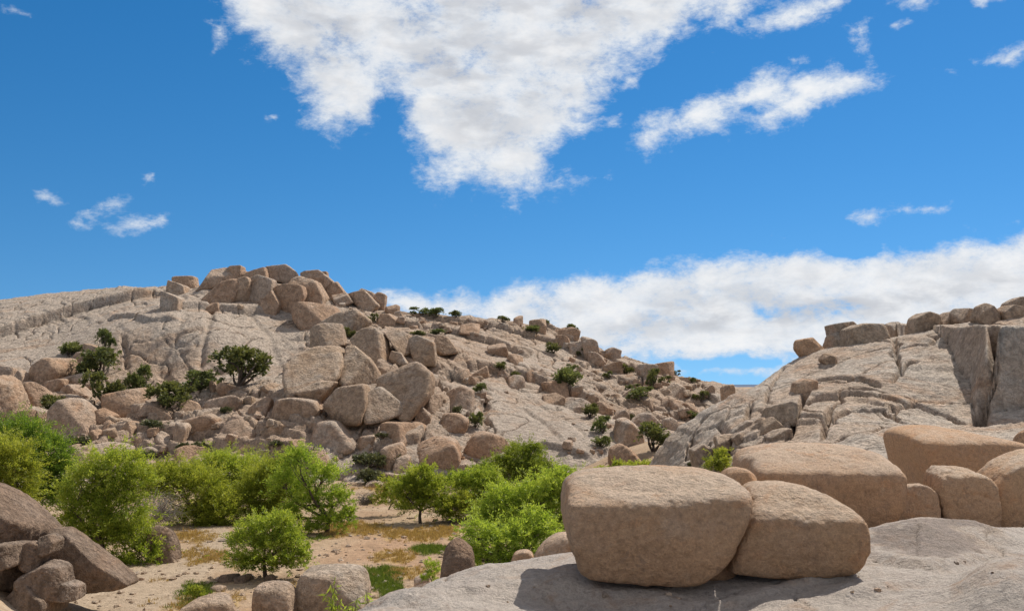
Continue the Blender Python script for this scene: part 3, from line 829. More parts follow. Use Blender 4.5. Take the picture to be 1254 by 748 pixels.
boulder([(1192,640),(1198,588),(1222,562),(1256,546),(1300,545),(1330,570),(1335,655),(1240,656)],
        'tall rounded tan boulder filling the right edge behind the ledge', Y=25.0, k=9, thick=0.6, amp=0.08, mat=M_BLDN, front=0.05, level=6, sink=0.15, top=0.3, extra=0, seed=6)
boulder([(1086,642),(1094,610),(1106,593),(1130,590),(1145,600),(1148,640),(1120,650)],
        'small upright cracked slab wedged between the big tan boulders', Y=24.2, k=9, thick=0.5, amp=0.12, mat=M_BLDN, front=0.1, level=6, sink=0.15, extra=0, seed=7)
boulder([(878,640),(881,580),(890,571),(912,570),(932,582),(936,640)], 'low tan boulder peeking out just behind the gap of the two ledge boulders', Y=22.5, k=8, thick=1.0, amp=0.09, mat=M_BLDN, seed=11, level=5, sink=0.3)
boulder([(1243,540),(1248,527),(1258,525),(1268,534),(1266,548)], 'small tan boulder cut by the right edge below the sheer dome face', on=('dome',), k=8, mat=M_BLDM, seed=12, sink=0.6)
boulder([(645,705),(655,678),(676,656),(694,651),(720,660),(730,690),(715,712),(660,714)], 'tan sloping boulder half hidden left of the largest foreground boulder', Y=16.2, k=9, thick=0.9, amp=0.07, mat=M_BLDN, seed=13, level=6, sink=0.4, front=0.3)
boulder([(624,690),(630,676),(644,672),(656,677),(658,695),(640,702)], 'small round tan boulder at the ledge edge beside the bright willow', Y=17.5, k=8, thick=0.9, amp=0.08, mat=M_BLDN, seed=14, level=5, sink=0.5)
boulder([(538,700),(543,672),(555,658),(568,656),(580,668),(582,712),(560,718),(538,714)], 'dark upright boulder with a tan cap standing beneath the bright willow', Y=31, k=9, thick=0.9, amp=0.1, mat=M_DARKR, seed=15, level=5, sink=0.5)
boulder((506,702,528,717), 'small brown stone on sand left of the dark upright boulder', Y=33, mat=M_BLDM, seed=16, sink=0.8)
boulder([(492,729),(505,720),(528,714),(536,722),(520,732),(500,736)], 'flat dark brown wedge of rock at the ledge left tip', Y=28, mat=M_DARKR, seed=17, sink=0.8)
# ---- boulders on the sand at the bottom
boulder([(362,745),(363,708),(372,697),(410,692),(444,695),(453,712),(452,738),(440,752),(380,752)], 'squarish pinkish grey boulder, tallest of three at the bottom edge', k=12, thick=0.8, amp=0.07, mat=M_GREYB, seed=18, level=6, front=0.1, Y=39.5, sink=0.15, top=.3)
boulder([(309,742),(313,716),(328,712),(350,714),(361,726),(362,752),(312,752)], 'cube shaped pinkish grey boulder, middle of three at the bottom edge', k=11, thick=0.9, amp=0.07, mat=M_GREYB, seed=19, level=5, Y=38.5, sink=0.3, top=.3)
boulder([(218,752),(230,736),(258,729),(290,731),(303,745),(302,765),(220,765)], 'low flat topped pale boulder cut by the bottom edge', k=9, thick=0.9, amp=0.07, mat=M_GREYB, seed=20, level=5, Y=37, sink=0.3)
boulder((293,696,323,716), 'dark rock under the small round willow', k=8, mat=M_DARKR, seed=22, sink=0.4)
boulder((266,701,296,713), 'flat dark stone left of the rock under the small round willow', k=8, mat=M_DARKR, seed=23, sink=0.4)
boulder((255,716,276,725), 'flat pale stone on sand below the small round willow', k=8, mat=M_GREYB, seed=24, sink=0.4)
boulder((322,703,337,714), 'little dark stone right of the trunk of the small round willow', k=8, mat=M_DARKR, seed=25, sink=0.4)
boulder([(182,665),(186,643),(198,638),(210,645),(217,668),(218,690),(200,694),(186,690)], 'leaning dark brown boulder at the end of the cascading willow', k=8, thick=0.9, amp=0.1, mat=M_DARKR, seed=26, level=5, sink=0.1)
# ---- dark rocks in the lower left corner
boulder([(-60,606),(-20,590),(0,600),(40,630),(62,648),(60,662),(20,664),(-60,666)], 'large dark slanting boulder cut by the left edge above the rock pile', k=12, thick=0.8, amp=0.11, dents=0.02, mat=M_DARKR, seed=27, level=6, Y=40, front=0.4, sink=0.3)
boulder([(42,660),(52,648),(80,646),(110,668),(150,694),(168,712),(150,719),(90,718),(66,700)], 'long slanting brown slab boulder in front of the cascading willow', k=14, thick=0.45, amp=0.11, dents=0.02, mat=M_DARKR, seed=28, level=6, Y=40.5, front=0.8, sink=0.05, push=.3, top=.3)
for q, (shp, lb) in enumerate([((-12,664,28,690),'dark cracked block at left edge, top of the rock pile'), ((24,662,58,690),'angular dark block below the slanting boulder, right part of the rock pile top'),
        ((-10,684,34,716),'weathered brown block midway down the rock pile at left edge'), ((30,688,84,720),'broad brown block touching the left end of the long slanting slab'),
        ((0,708,66,742),'pale brown lumpy block at the bottom of the rock pile'), ((-25,728,24,760),'dark rock in the very lower left corner'), ((62,706,98,726),'dark stone tucked under the long slanting slab'), ((44,655,70,672),'small dark stone between slanting boulder and long slab')]):
    boulder(shp, lb, k=16, amp=0.12, extra=4, mat=M_DARKR, seed=60 + q, level=6, grow=1.22, Y=38 + (q % 3) * 0.5 - (0.8 if q in (4, 5) else 0), thick=1.0, sink=0.2, dents=0.05, rot=(12 if q % 2 else 8))

# ---- crest outcrop of the hill
CREST = [([(239.2, 337.4), (274.6, 328.0), (304.1, 332.7), (297.4, 344.5), (249.0, 352.4)],'broad rough block at the left end of the crest outcrop',{}), ([(251.0, 355.1), (290.3, 342.1), (296.6, 349.2), (284.4, 372.0), (258.9, 372.8)],'leaning slab in front of the broad crest block',{'rot':-18}),
    ([(282.4, 347.3), (301.3, 339.0), (306.8, 343.3), (306.0, 369.7), (284.4, 371.2)],'dark shaded upright block in the middle of the crest outcrop',{}), ([(303.7, 343.3), (317.8, 337.4), (335.9, 343.3), (335.9, 355.1), (323.7, 372.0), (304.1, 369.7)],'tall square faced block beside the dark shaded block on the crest',{}),
    ([(317.8, 372.0), (331.6, 353.9), (344.5, 370.8), (339.8, 379.9), (321.0, 379.1)],'shaded round boulder tucked under the tall crest block',{}), ([(321.0, 330.4), (353.2, 325.6), (369.7, 335.9), (365.0, 344.5), (333.5, 340.6)],'highest flat slab on top of the crest outcrop',{}),
    ([(335.1, 357.1), (345.3, 348.0), (372.8, 351.2), (377.5, 364.9), (361.8, 381.4), (343.3, 369.7)],'cream coloured boulder right of the shaded round crest boulder',{}),
    ([(350.0, 343.3), (368.9, 339.0), (389.3, 345.3), (401.9, 361.0), (400.3, 370.4), (376.7, 368.1)],'smooth orange tan dome boulder on the crest',{'k':8}),
    ([(359.1, 377.5), (372.8, 370.4), (409.0, 374.4), (416.8, 386.6), (385.4, 403.1), (362.6, 390.9)],'big block with a dark underside below the smooth orange crest dome',{}),
    ([(368.1, 334.3), (392.5, 331.9), (409.0, 341.4), (392.5, 346.9), (372.8, 342.1)],'flat ridge rock with a pebble on it right of the crest top',{}), ((388,333,404,340),'pebble balanced on the flat ridge rock',{}), ([(391.7, 347.3), (412.1, 344.5), (422.7, 357.1), (410.9, 365.7), (395.6, 361.8)],'stacked tan block on the crest right slope',{}),
    ([(404.3, 361.8), (424.7, 358.7), (433.3, 368.9), (418.0, 373.6)],'rounded tan block below the stacked crest block',{}), ((424,358,446,370),'flat grey stone on the crest right slope',{}), ([(427.0, 361.0), (447.5, 356.3), (464.8, 372.0), (451.4, 381.4)],'slanting wedge rock right of the crest outcrop',{'rot':25}),
    ((436,356,458,374),'paired brown boulder on the skyline, left one',{}), ((452,357,471,377),'paired brown boulder on the skyline, right one',{}), ((470,374,488,386),'small brown skyline boulder below the pair',{}),
    ((462,385,485,399),'flat tan boulder under the small skyline boulder',{}), ((206,346,233,363),'left tan boulder at the far left end of the crest rocks',{}), ((216,338,242,355),'upper tan boulder left of the crest outcrop',{}),
    ((198,361,226,378),'low flat rock left of the crest outcrop',{}), ((256,370,271,382),'small stone below the leaning crest slab',{}), ((300,330,330,344),'rough skyline stone behind the tall crest block',{}), ((270,326,300,338),'thin skyline slab behind the broad crest block',{})]
for shp, lb, kw in CREST:
    boulder(shp, lb, group='rocks of the crest outcrop', k=22, amp=0.09, push=0.36, grow=1.06, cut=0.85, rot=kw.get('rot', 0), mat=M_BLD, thick=0.9, sink=0.35, extra=2, on=('hill',))
# ---- the rib of fitted blocks below it
RIB = [([(357.9, 447.5), (379.9, 427.0), (416.8, 423.1), (423.9, 441.6), (420.8, 462.4), (372.8, 478.1), (360.2, 464.0)],'big rounded dome block with a shaded left side in the rib',9), ([(382.2, 404.2), (394.4, 396.4), (416.8, 397.2), (422.7, 420.7), (398.4, 429.8), (384.6, 431.0)],'upper block of the rib under the dark underside block',11),
    ([(430.6, 416.8), (441.6, 403.4), (457.3, 400.3), (474.2, 414.1), (477.3, 437.6), (463.2, 454.5), (447.5, 439.6)],'pale smooth dome block in the upper rib',9), ([(423.1, 423.9), (433.3, 423.1), (453.4, 439.6), (464.8, 456.1), (459.3, 472.6), (423.1, 464.7)],'cracked pale block in the middle of the rib',10),
    ([(398.0, 495.4), (416.0, 475.0), (448.3, 471.0), (454.2, 490.7), (447.5, 512.3), (416.0, 513.5)],'pale grey rounded block at the foot of the rib',8), ([(406.6, 475.7), (423.9, 464.0), (437.7, 467.9), (431.8, 475.7)],'flat cap stone above the pale grey foot block',9), ([(367.3, 479.7), (392.5, 466.3), (411.3, 467.9), (401.1, 483.6), (387.7, 496.2)],'tan block left of the foot of the rib',10),
    ([(473.0, 408.9), (486.8, 402.3), (504.4, 412.1), (505.6, 428.6), (494.6, 432.5)],'slanting block with a dark right edge in the upper rib',11), ([(462.4, 464.0), (479.7, 454.5), (512.3, 442.7), (531.6, 460.0), (529.2, 480.5), (505.6, 505.6), (478.9, 494.6)],'broad smooth block right of the cracked pale block',9),
    ([(394.4, 397.2), (416.0, 384.6), (437.7, 379.9), (453.4, 393.2), (436.5, 408.9), (412.9, 401.1)],'smooth slab just below the crest at the rib top',9), ([(479.7, 429.8), (491.5, 432.5), (499.3, 443.5), (488.7, 449.4), (476.9, 439.6)],'narrow tan block wedged in the upper rib',11), ([(499.3, 416.0), (510.3, 410.1), (532.0, 419.9), (534.7, 443.5), (510.3, 441.6)],'squarish pale block right of the rib',11),
    ((528,410,561,442),'rough block with a brown right face standing off the rib',11), ((450,474,496,512),'low pale slab between the rib foot and the hollow',9)]
for shp, lb, k in RIB:
    boulder(shp, lb, group='fitted blocks of the rib', k=16, amp=0.09, mat=M_GREYB, thick=0.8, push=0.3, grow=1.08, sink=0.15, level=6, extra=1, cut=0.88, front=0.95, back=0.3, on=('hill',), dents=0.02)
# ---- named boulders lower on the hill
MIDB = [((544,471,585,501),'pinkish square boulder alone above the slab hollow'), ((566,490,596,521),'pink boulder with a dark left side below the pinkish square one'), ((534,503,573,533),'flat fronted tan boulder left of the dark hollow'),
    ([(457,520),(470,515),(515,516),(529,526),(528,540),(500,541),(462,530)],'long smooth tan slab boulder over the round boulders'), ([(461,560),(470,546),(492,540),(502,550),(494,568),(474,580),(464,575)],'upright oval boulder left of the biggest slope boulder'),
    ([(497,560),(510,542),(535,532),(558,536),(569,555),(566,575),(530,580),(502,572)],'biggest rounded boulder at the foot of the slope above the willows'), ([(567,548),(578,530),(602,525),(622,534),(629,552),(620,565),(585,566)],'large domed boulder with cracked top beside the biggest slope boulder'),
    ((480,556,503,580),'small brown boulder between the oval and the biggest slope boulder'), ((512,482,547,511),'dark faced block left of the pinkish square boulder'), ((508,496,530,524),'cream stone under the dark faced block'),
    ((560,394,589,409),'flat skyline side slab on the upper right slope'), ((598,419,626,438),'dark faced slab boulder high on the pale sheet'), ((618,433,643,448),'brown slab boulder just right of the dark faced slab'),
    ((644,452,668,473),'tan block above the smooth pale slab'), ((622,457,646,478),'slanted tan block at the left top of the smooth pale slab'), ((605,451,626,465),'thin stone left of the slanted tan block'), ((573,448,602,464),'pale flat stone right of the rough rib block'),
    ((556,452,578,468),'small pale stone beside the pale flat stone'), ((628,386,642,398),'small skyline block on the mid ridge'),
    ([(375,540),(378,520),(400,512),(440,513),(451,526),(446,544),(400,548)],'broad tan boulder at the bottom left of the rib'),
    ([(328,505),(335,490),(360,485),(392,489),(401,502),(390,513),(345,514)],'long low orange tan boulder, smooth as a loaf'), ((294,487,332,509),'tan boulder joined to the left end of the long orange one'),
    ((250,485,302,504),'wide flat tan rock left of the orange loaf boulder'), ((224,488,258,508),'rounded flat rock at the left end of the flat row'), ((268,468,300,487),'angular box rock under the lone juniper'), ((246,464,270,487),'brown box rock left of the juniper box rock'),
    ((312,469,348,488),'pale flat rock right of the lone juniper'), ((209,514,233,547),'upright pink slab rock behind the left willows'), ((137,514,167,537),'round orange boulder behind the left willows'), ((127,513,142,530),'small round stone touching the round orange boulder'),
    ([(66,500),(78,486),(104,486),(122,500),(126,525),(110,538),(82,534),(68,520)],'big dark faced pink boulder behind the far left willow'), ((108,527,128,541),'grey stone right of the big dark faced pink boulder'),
    ((160,529,187,546),'flat tan stone right of the round orange boulder'), ((184,528,214,545),'pale tan stone left of the upright pink slab'), ((225,506,274,532),'pale layered ledge rock under the flat row'), ([(268,528),(280,510),(312,510),(322,524),(316,536),(285,538)],'orange layered rock right of the pale layered one'),
    ((322,514,372,537),'flat layered rock left of the broad tan boulder'), ([(376,560),(382,550),(396,552),(410,570),(411,584),(398,582)],'curved pale slab dropping behind the middle willow'),
    ([(88,560),(96,546),(130,540),(160,545),(168,558),(140,568),(100,570)],'broad flat pale slab behind the left willows'), ((66,548,112,576),'pale rounded rock left of the broad flat pale slab'), ((170,545,215,562),'flat pale slab right of the broad flat one'), ((219,545,262,564),'long flat slab behind the second willow'),
    ((262,536,318,556),'layered pale slab in the middle below the orange rock'), ((300,548,350,562),'thin pale slab behind the third willow'), ((345,536,380,556),'pale flat slab below the flat layered rock'), ((448,586,473,599),'small brown stone beside the sage bushes'),
    ((470,576,498,592),'grey stone below the upright oval boulder'), ((548,566,580,582),'low slab between the biggest boulder and the domed one'), ((405,546,430,566),'pale stone above the sage bushes'), ((428,532,462,548),'flat pale stone left of the upright oval boulder')]
for shp, lb in MIDB:
    boulder(shp, lb, group='boulders on the lower slope', k=14, amp=0.10, mat=M_BLD, thick=1.3, push=0.52, grow=0.97, sink=0.3, extra=4, cut=0.7, on=('hill', 'ground'), front=0.55)
LEFTB = [([(-30,520),(-20,462),(0,455),(18,462),(32,488),(34,515),(20,525)],'big pink boulder cut by the left edge'), ((-6,446,21,466),'tan stone on top of the big pink left edge boulder'), ((30,462,64,502),'tall tan boulder with a vertical crack near the left edge'),
    ([(39,470),(46,448),(62,438),(86,438),(91,460),(80,474),(50,474)],'large smooth pink block topmost in the left boulder pile'), ((58,462,90,482),'tan block under the large smooth pink block'), ((78,457,122,484),'shaded brown block right of the large smooth pink block'), ((76,471,112,493),'pale tan boulder in front of the shaded brown block'),
    ([(94,436),(106,420),(122,425),(130,434),(112,440)],'pale pointed slab among the junipers'), ((84,430,112,452),'dark faced slab left of the pale pointed slab'), ((133,476,185,505),'wide orange boulder below the junipers'), ((74,484,110,506),'rounded pale rock below the pale tan boulder'),
    ((170,490,196,506),'flat grey rock right of the wide orange boulder'), ((188,497,222,516),'pale tan rock left of the rounded flat rock'), ((18,452,36,470),'small pale stone left of the large smooth pink block'), ((10,500,40,530),'brown boulder above the far left willow'), ((36,498,66,522),'tan round boulder in front of the cracked tall boulder'), ((110,500,140,516),'grey tan stone above the round orange boulder')]
for shp, lb in LEFTB:
    boulder(shp, lb, group='boulders piled on the left slope', k=14, amp=0.10, mat=M_BLD, thick=1.1, push=0.45, sink=0.3, extra=4, on=('hill', 'ground'), front=0.2)
# ---- the right ridge
RIDGE = [((646,390,672,410),'pointed tan block on the ridge skyline, first from the sheets'), ((668,398,710,418),'long brown skyline block next to the pointed one'), ((714,407,736,435),'tall upright block on the ridge skyline'), ((694,416,724,439),'rounded grey block below the tall upright block'),
    ((680,409,700,424),'dark stone below the long brown skyline block'), ((734,423,762,445),'leaning skyline block right of the tall upright one'), ((718,430,744,450),'flat tan block under the leaning skyline block'), ((738,442,766,459),'slanting flat stone under the flat tan block'),
    ((776,444,804,466),'brown block on the lower ridge skyline'), ((790,443,826,460),'flat topped slab on the lower ridge skyline'), ((808,466,839,490),'shaded block in the middle of the lower ridge'), ((802,482,822,500),'tan stone left below the shaded ridge block'), ((818,488,838,502),'tan stone right below the shaded ridge block'),
    ((832,490,856,507),'pale stone near the dome edge'), ((818,498,850,516),'wide tan stone beside the dome edge'), ([(808,524),(812,512),(824,509),(833,518),(828,528)],'orange stone right of the twin ravine boulders'), ([(769,520),(776,506),(795,503),(808,515),(806,530),(780,532)],'grey tan boulder behind the big ravine boulder'),
    ([(748,535),(754,512),(768,507),(784,520),(792,540),(778,548),(756,545)],'big smooth leaning boulder in the ravine'), ([(742,570),(746,548),(760,541),(778,550),(792,566),(788,580),(750,582)],'lowest smooth boulder in the ravine just above the foreground boulder'),
    ((645,451,668,472),'brown block above the pale slab right edge'), ((664,464,702,488),'slanted tan block on the pale slab top edge'), ((662,480,696,498),'long tan stone lying down the slope'), ((688,485,732,508),'smooth long boulder lying down the slope above the ravine'), ((726,492,754,512),'orange block above the ravine head'),
    ((748,500,772,520),'tan block between the ravine head and the leaning boulder'), ((700,496,716,508),'small round stone beside the long lying boulder'), ((762,476,786,492),'shaded stone right of the pale sheet'), ((784,484,806,500),'tan round stone below the flat topped slab'), ((846,464,866,480),'small block where the ridge drops to the gap'), ((860,470,876,484),'last small block on the ridge above the gap')]
for shp, lb in RIDGE:
    boulder(shp, lb, group='boulders on the right ridge', grow=0.92, k=16, amp=0.10, mat=M_BLD, thick=1.2, push=0.48, sink=0.4, extra=4, on=('hill', 'ground'), front=0.2)
boulder((883,470,902,490), 'dark boulder alone in the gap beside the dome', Y=100, mat=M_BLD, sink=1.2, thick=1.0, seed=88)
# ---- row of blocks along the top of the right dome
for shp, lb, kw in [((972,412,1009,437),'leftmost pinkish block of the row on the dome crest',{}), ((1008,403,1035,428),'second block from the left of the row on the dome crest',{}), ((1014,393,1064,410),'flat block behind the second block on the dome crest',{}),
        ([(1032,424),(1036,402),(1052,395),(1086,396),(1088,413),(1060,423)],'longest smooth block of the row on the dome crest',{}), ((1084,391,1112,416),'squarish block right of the longest dome crest block',{}), ([(1106,408),(1112,390),(1130,381),(1148,385),(1154,400),(1130,410)],'grey humped block in the middle of the dome crest',{}),
        ((1140,382,1184,400),'low flat block right of the grey humped one',{}), ((1164,377,1196,390),'thin slab behind the low flat block on the dome crest',{}), ([(1192,388),(1198,374),(1210,369),(1222,384),(1222,397),(1204,400)],'tilted round boulder perched on the dome crest',{}), ((1220,372,1256,392),'dark topped block at the right end of the dome crest',{}), ((1226,364,1264,380),'rough slab on the dark topped block at the right edge',{}),
        ([(1004,440),(1010,432),(1022,430),(1024,442),(1014,449)],'small loose rock lying alone on the dome slope',{}), ([(968,488),(972,468),(985,462),(1001,465),(1000,482),(990,493)],'blocky rock jutting from the dome slope',{}),
        ((919,508,958,532),'left slab block low on the dome',{}), ((936,492,982,514),'flat slab block above the left one low on the dome',{}), ((938,524,972,540),'smooth block low on the dome above the big tan boulder',{}), ((872,530,898,552),'grey block at the dome left foot',{}), ((845,545,880,570),'pale smooth block at the dome left foot by the bush',{}), ((894,528,916,545),'small tan block right of the grey dome foot block',{}), ((862,566,892,584),'tan stone below the bright little bush',{})]:
    boulder(shp, lb, group='blocks on the right dome', grow=0.94, k=16, amp=0.10, push=0.42, mat=M_BLDM if 'pinkish' in lb or 'jutting' in lb else M_GREYB, thick=1.1, sink=0.35, extra=4, on=('dome', 'ground'), front=0.25, level=5)

# ---- loose rubble: countable stones scattered over the slopes, sharing a few meshes
BASE = []
for i in range(9):
    rnd = random.Random(500 + i)
    pl = [(np.array([1, rnd.uniform(-.3, .3), rnd.uniform(-.3, .3)]), rnd.uniform(.8, 1.1)), (np.array([-1, rnd.uniform(-.3, .3), rnd.uniform(-.3, .3)]), rnd.uniform(.8, 1.1)),
          (np.array([0, 1, 0.2]), rnd.uniform(.6, .9)), (np.array([rnd.uniform(-.3, .3), -1, 0.3]), rnd.uniform(.6, .9)), (np.array([rnd.uniform(-.3, .3), 0, 1]), rnd.uniform(.45, .75)), (np.array([0, 0, -1]), 0.6)]
    for _ in range(4):
        d = np.array([rnd.uniform(-1, 1), rnd.uniform(-1, 1), rnd.uniform(-.2, 1)]); d /= np.linalg.norm(d); pl.append((d, rnd.uniform(.75, .98)))
    me = rock_mesh('loose_stone', pl, 14, 4, 0.11, 0.8, 500 + i); me.materials.append(M_BLD if i % 3 else M_GREYB); BASE.append(me)


def scatter(n, region, smin, smax, label, group, seed, on=('hill', 'ground')):
    rnd = random.Random(seed); done = 0; tries = 0
    while done < n and tries < n * 20:
        tries += 1
        cx, cy, rx, ry = rnd.choice(region)
        px = cx + rnd.uniform(-1, 1) * rx; py = cy + rnd.uniform(-1, 1) * ry
        h = hit(px, py, on)
        if h is None or h[1] > 200: continue
        s = (smin + (smax - smin) * rnd.random() ** 2.2) * 0.5 * h[1] / F
        ob = bpy.data.objects.new('loose_stone', BASE[rnd.randrange(9)]); COL.objects.link(ob)
        ob.location = (h[0], h[1] + 0.2 * s, h[2] + 0.12 * s); ob.scale = (s, s * rnd.uniform(.8, 1.1), s * rnd.uniform(.8, 1.15))
        ob.rotation_euler = (rnd.uniform(-.25, .25), rnd.uniform(-.35, .35), rnd.uniform(0, 6.28))
        tag(ob, label, 'stone', group); done += 1


scatter(70, [(100,520,110,40),(230,525,110,35),(330,540,90,30),(160,490,90,18)], 6, 20, 'small tan stone among the rubble behind the left willows', 'rubble stones behind the left willows', 1)
scatter(55, [(440,555,60,40),(520,500,70,40),(560,470,60,30),(590,555,40,20)], 5, 16, 'small tan stone in the rubble around the rib foot and round boulders', 'rubble stones around the rib foot', 2)
scatter(85, [(800,485,60,26),(770,505,40,40),(740,470,40,20),(720,520,30,40),(830,480,40,15),(690,470,40,15)], 5, 18, 'small tan stone in the rubble of the right ridge slope', 'rubble stones on the right ridge', 3)
scatter(60, [(640,402,110,12),(720,430,40,16),(560,395,70,8),(460,385,50,14),(340,360,110,16)], 5, 15, 'small tan stone strewn along the hill skyline', 'rubble stones on the skyline', 4)

scatter(16, [(760,735,130,10),(1000,715,90,20),(1150,705,80,20),(640,725,60,14)], 3, 9, 'little stone lying loose on the pale ledge', 'loose stones on the ledge', 9, on=('ledge',))
scatter(26, [(330,720,120,14),(480,710,50,14),(200,705,40,16),(430,670,60,20)], 3, 10, 'little stone lying loose on the wash sand', 'loose stones on the wash', 10, on=('ground',))
# ------------------------------------------------------------------ plants
def leaves_at(bag, pos, dirs, L, W, tone, rng, droop=0.35):
    """one diamond leaf per row"""
    n = len(pos)
    d = dirs + rng.normal(0, 0.55, (n, 3)); d[:, 2] -= droop
    d /= np.linalg.norm(d, axis=1)[:, None]
    s = np.cross(d, rng.normal(0, 1, (n, 3))); s /= np.linalg.norm(s, axis=1)[:, None] + 1e-9
    l = L * rng.uniform(0.6, 1.3, (n, 1)); w = W * rng.uniform(0.7, 1.3, (n, 1))
    v = np.stack([pos, pos + d * l * 0.45 + s * w * 0.5, pos + d * l, pos + d * l * 0.45 - s * w * 0.5], 1).reshape(-1, 3)
    bag.add(v, np.arange(4 * n).reshape(n, 4), np.repeat(tone, 4))


def fill_lobe(bag, c, r, nleaf, L, W, rng, base_tone, upb=0.5, twig=0.55, per=26, core=0.25, droop=0.3):
    """feathery twigs radiating from inside an ellipsoid, each set with leaves"""
    nt_ = max(4, int(nleaf / per))
    u = rng.normal(0, 1, (nt_, 3)); u /= np.linalg.norm(u, axis=1)[:, None]
    u[:, 2] = np.where(u[:, 2] < -0.5, -u[:, 2], u[:, 2])
    lump = 1 + 0.65 * gnoise(u * 1.9 + c * 0.9, 7) + 0.5 * gnoise(u * 4.2 + c, 8)
    rad = (core + (1 - core) * rng.random((nt_, 1)) ** 0.45) * lump[:, None]
    p0 = c + u * r * rad * 0.70
    d = u * 0.7 + rng.normal(0, 0.3, (nt_, 3)); d[:, 2] += upb
    d /= np.linalg.norm(d, axis=1)[:, None]
    tl = twig * np.min(r) * rng.uniform(0.6, 1.3, (nt_, 1)) * np.where(rng.random((nt_, 1)) < 0.16, 1.9, 1.0)
    t = rng.random((nt_, per, 1)) ** 0.8
    pos = p0[:, None] + d[:, None] * tl[:, None] * t
    pos[:, :, 2] -= 0.35 * tl * (t[:, :, 0] ** 2)
    pos = pos + rng.normal(0, 0.03 * np.min(r) + 0.02, pos.shape)
    tone = np.clip(base_tone + 0.22 * (u[:, 2:3]) + 0.28 * (rad - 0.7) + rng.normal(0, 0.14, (nt_, 1)), 0, 1) + 0 * t[:, :, 0] + 0.1 * (t[:, :, 0] - 0.5)  # light painted into tone: crown tops and outer sprays paler, inner twigs darker
    leaves_at(bag, pos.reshape(-1, 3), np.repeat(d, per, 0), L, W, np.clip(tone.ravel(), 0, 1), rng, droop)


def limb(bag, a, b, r0, r1, rng, n=7, bend=0.12):
    a, b = np.asarray(a, float), np.asarray(b, float); t = np.linspace(0, 1, n)[:, None]
    ln = np.linalg.norm(b - a)
    side = rng.normal(0, 1, 3) * bend * ln; side[2] = abs(side[2]) * .6
    path = a + (b - a) * t + side * np.sin(t * math.pi) + rng.normal(0, 0.012 * ln, (n, 3)) * np.sin(t * math.pi)
    v, f = tube(path, np.linspace(r0, r1, n), 6); bag.add(v, f)
    return path


def tree(label, base, lobes, name='willow_tree', cat='tree', Y=None, group=None, mat=None, dens=1.0, L=0.17, W=0.045, seed=0, depth=0.8, upb=0.65, trunks=1, tr=0.10, tone=0.45, stem_name='trunk', crown_name='crown', drop=0.3, twig=0.8):
    """base: photo point of the trunk foot; lobes: (cx, cy, rx, ry[, dy]) photo ellipses of the crown"""
    rng = np.random.default_rng(seed + 900)
    h = hit(base[0], base[1], ('ground', 'hill', 'dome', 'ledge')) if Y is None else None
    Y0 = h[1] if Y is None else Y
    a, _ = ray(*base)
    b3 = np.array([float(a) * Y0, Y0, gz(float(a) * Y0, Y0, ('ground', 'hill', 'dome')) if Y is None else at(base[0], base[1], Y0)[2]])
    root = empty(name, b3); tag(root, label, cat, group)
    crown, wood = Bag(), Bag()
    tops = []
    for lb in lobes:
        dy = lb[4] if len(lb) > 4 else rng.uniform(-0.35, 0.35) * lb[2] * Y0 / F
        c = at(lb[0], lb[1] + 5, Y0 + dy); r = np.array([lb[2], 0.5 * (lb[2] + lb[3]) * depth * 1.1, lb[3]]) * Y0 / F * 1.1
        area = 4 * math.pi * ((r[0] * r[1]) ** 1.6 / 3 + (r[0] * r[2]) ** 1.6 / 3 + (r[1] * r[2]) ** 1.6 / 3) ** (1 / 1.6)
        n = int(dens * area * 2.6 / (L * W * 0.5) * 0.5)
        fill_lobe(crown, c - b3, r, n, L, W, rng, tone + rng.normal(0, 0.06), upb=upb, droop=drop, twig=twig)
        tops.append((c - b3, r))
    nb = max(1, trunks)
    feet = [np.array([rng.uniform(-.25, .25) * (nb > 1), rng.uniform(-.2, .2) * (nb > 1), -0.1]) for _ in range(nb)]
    hmax = max(c[2] for c, r in tops)
    forks = []
    for ft in feet:
        mid = np.array([rng.normal(0, 0.2), rng.normal(0, 0.2), 0.28 * max(hmax, 0.5)]) + ft
        limb(wood, ft, mid, tr * 1.25, tr * 0.8, rng, 5, 0.08); forks.append(mid)
    for i, (c, r) in enumerate(tops):
        fk = forks[i % nb]
        pth = limb(wood, fk, c + np.array([0, 0, 0.1 * r[2]]), tr * 0.7, tr * 0.22, rng, 8, 0.15)
        for k in range(7):
            u = rng.normal(0, 1, 3); u[2] = abs(u[2]) * 0.8; u /= np.linalg.norm(u)
            limb(wood, pth[rng.integers(3, 8)], c + u * r * rng.uniform(.55, .9), tr * 0.25, tr * 0.06, rng, 5, 0.12)
    link(stem_name, wood.mesh(stem_name), M_BARK, root)
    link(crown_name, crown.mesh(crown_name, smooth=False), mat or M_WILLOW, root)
    return root


WG = 'willows in the green wash'
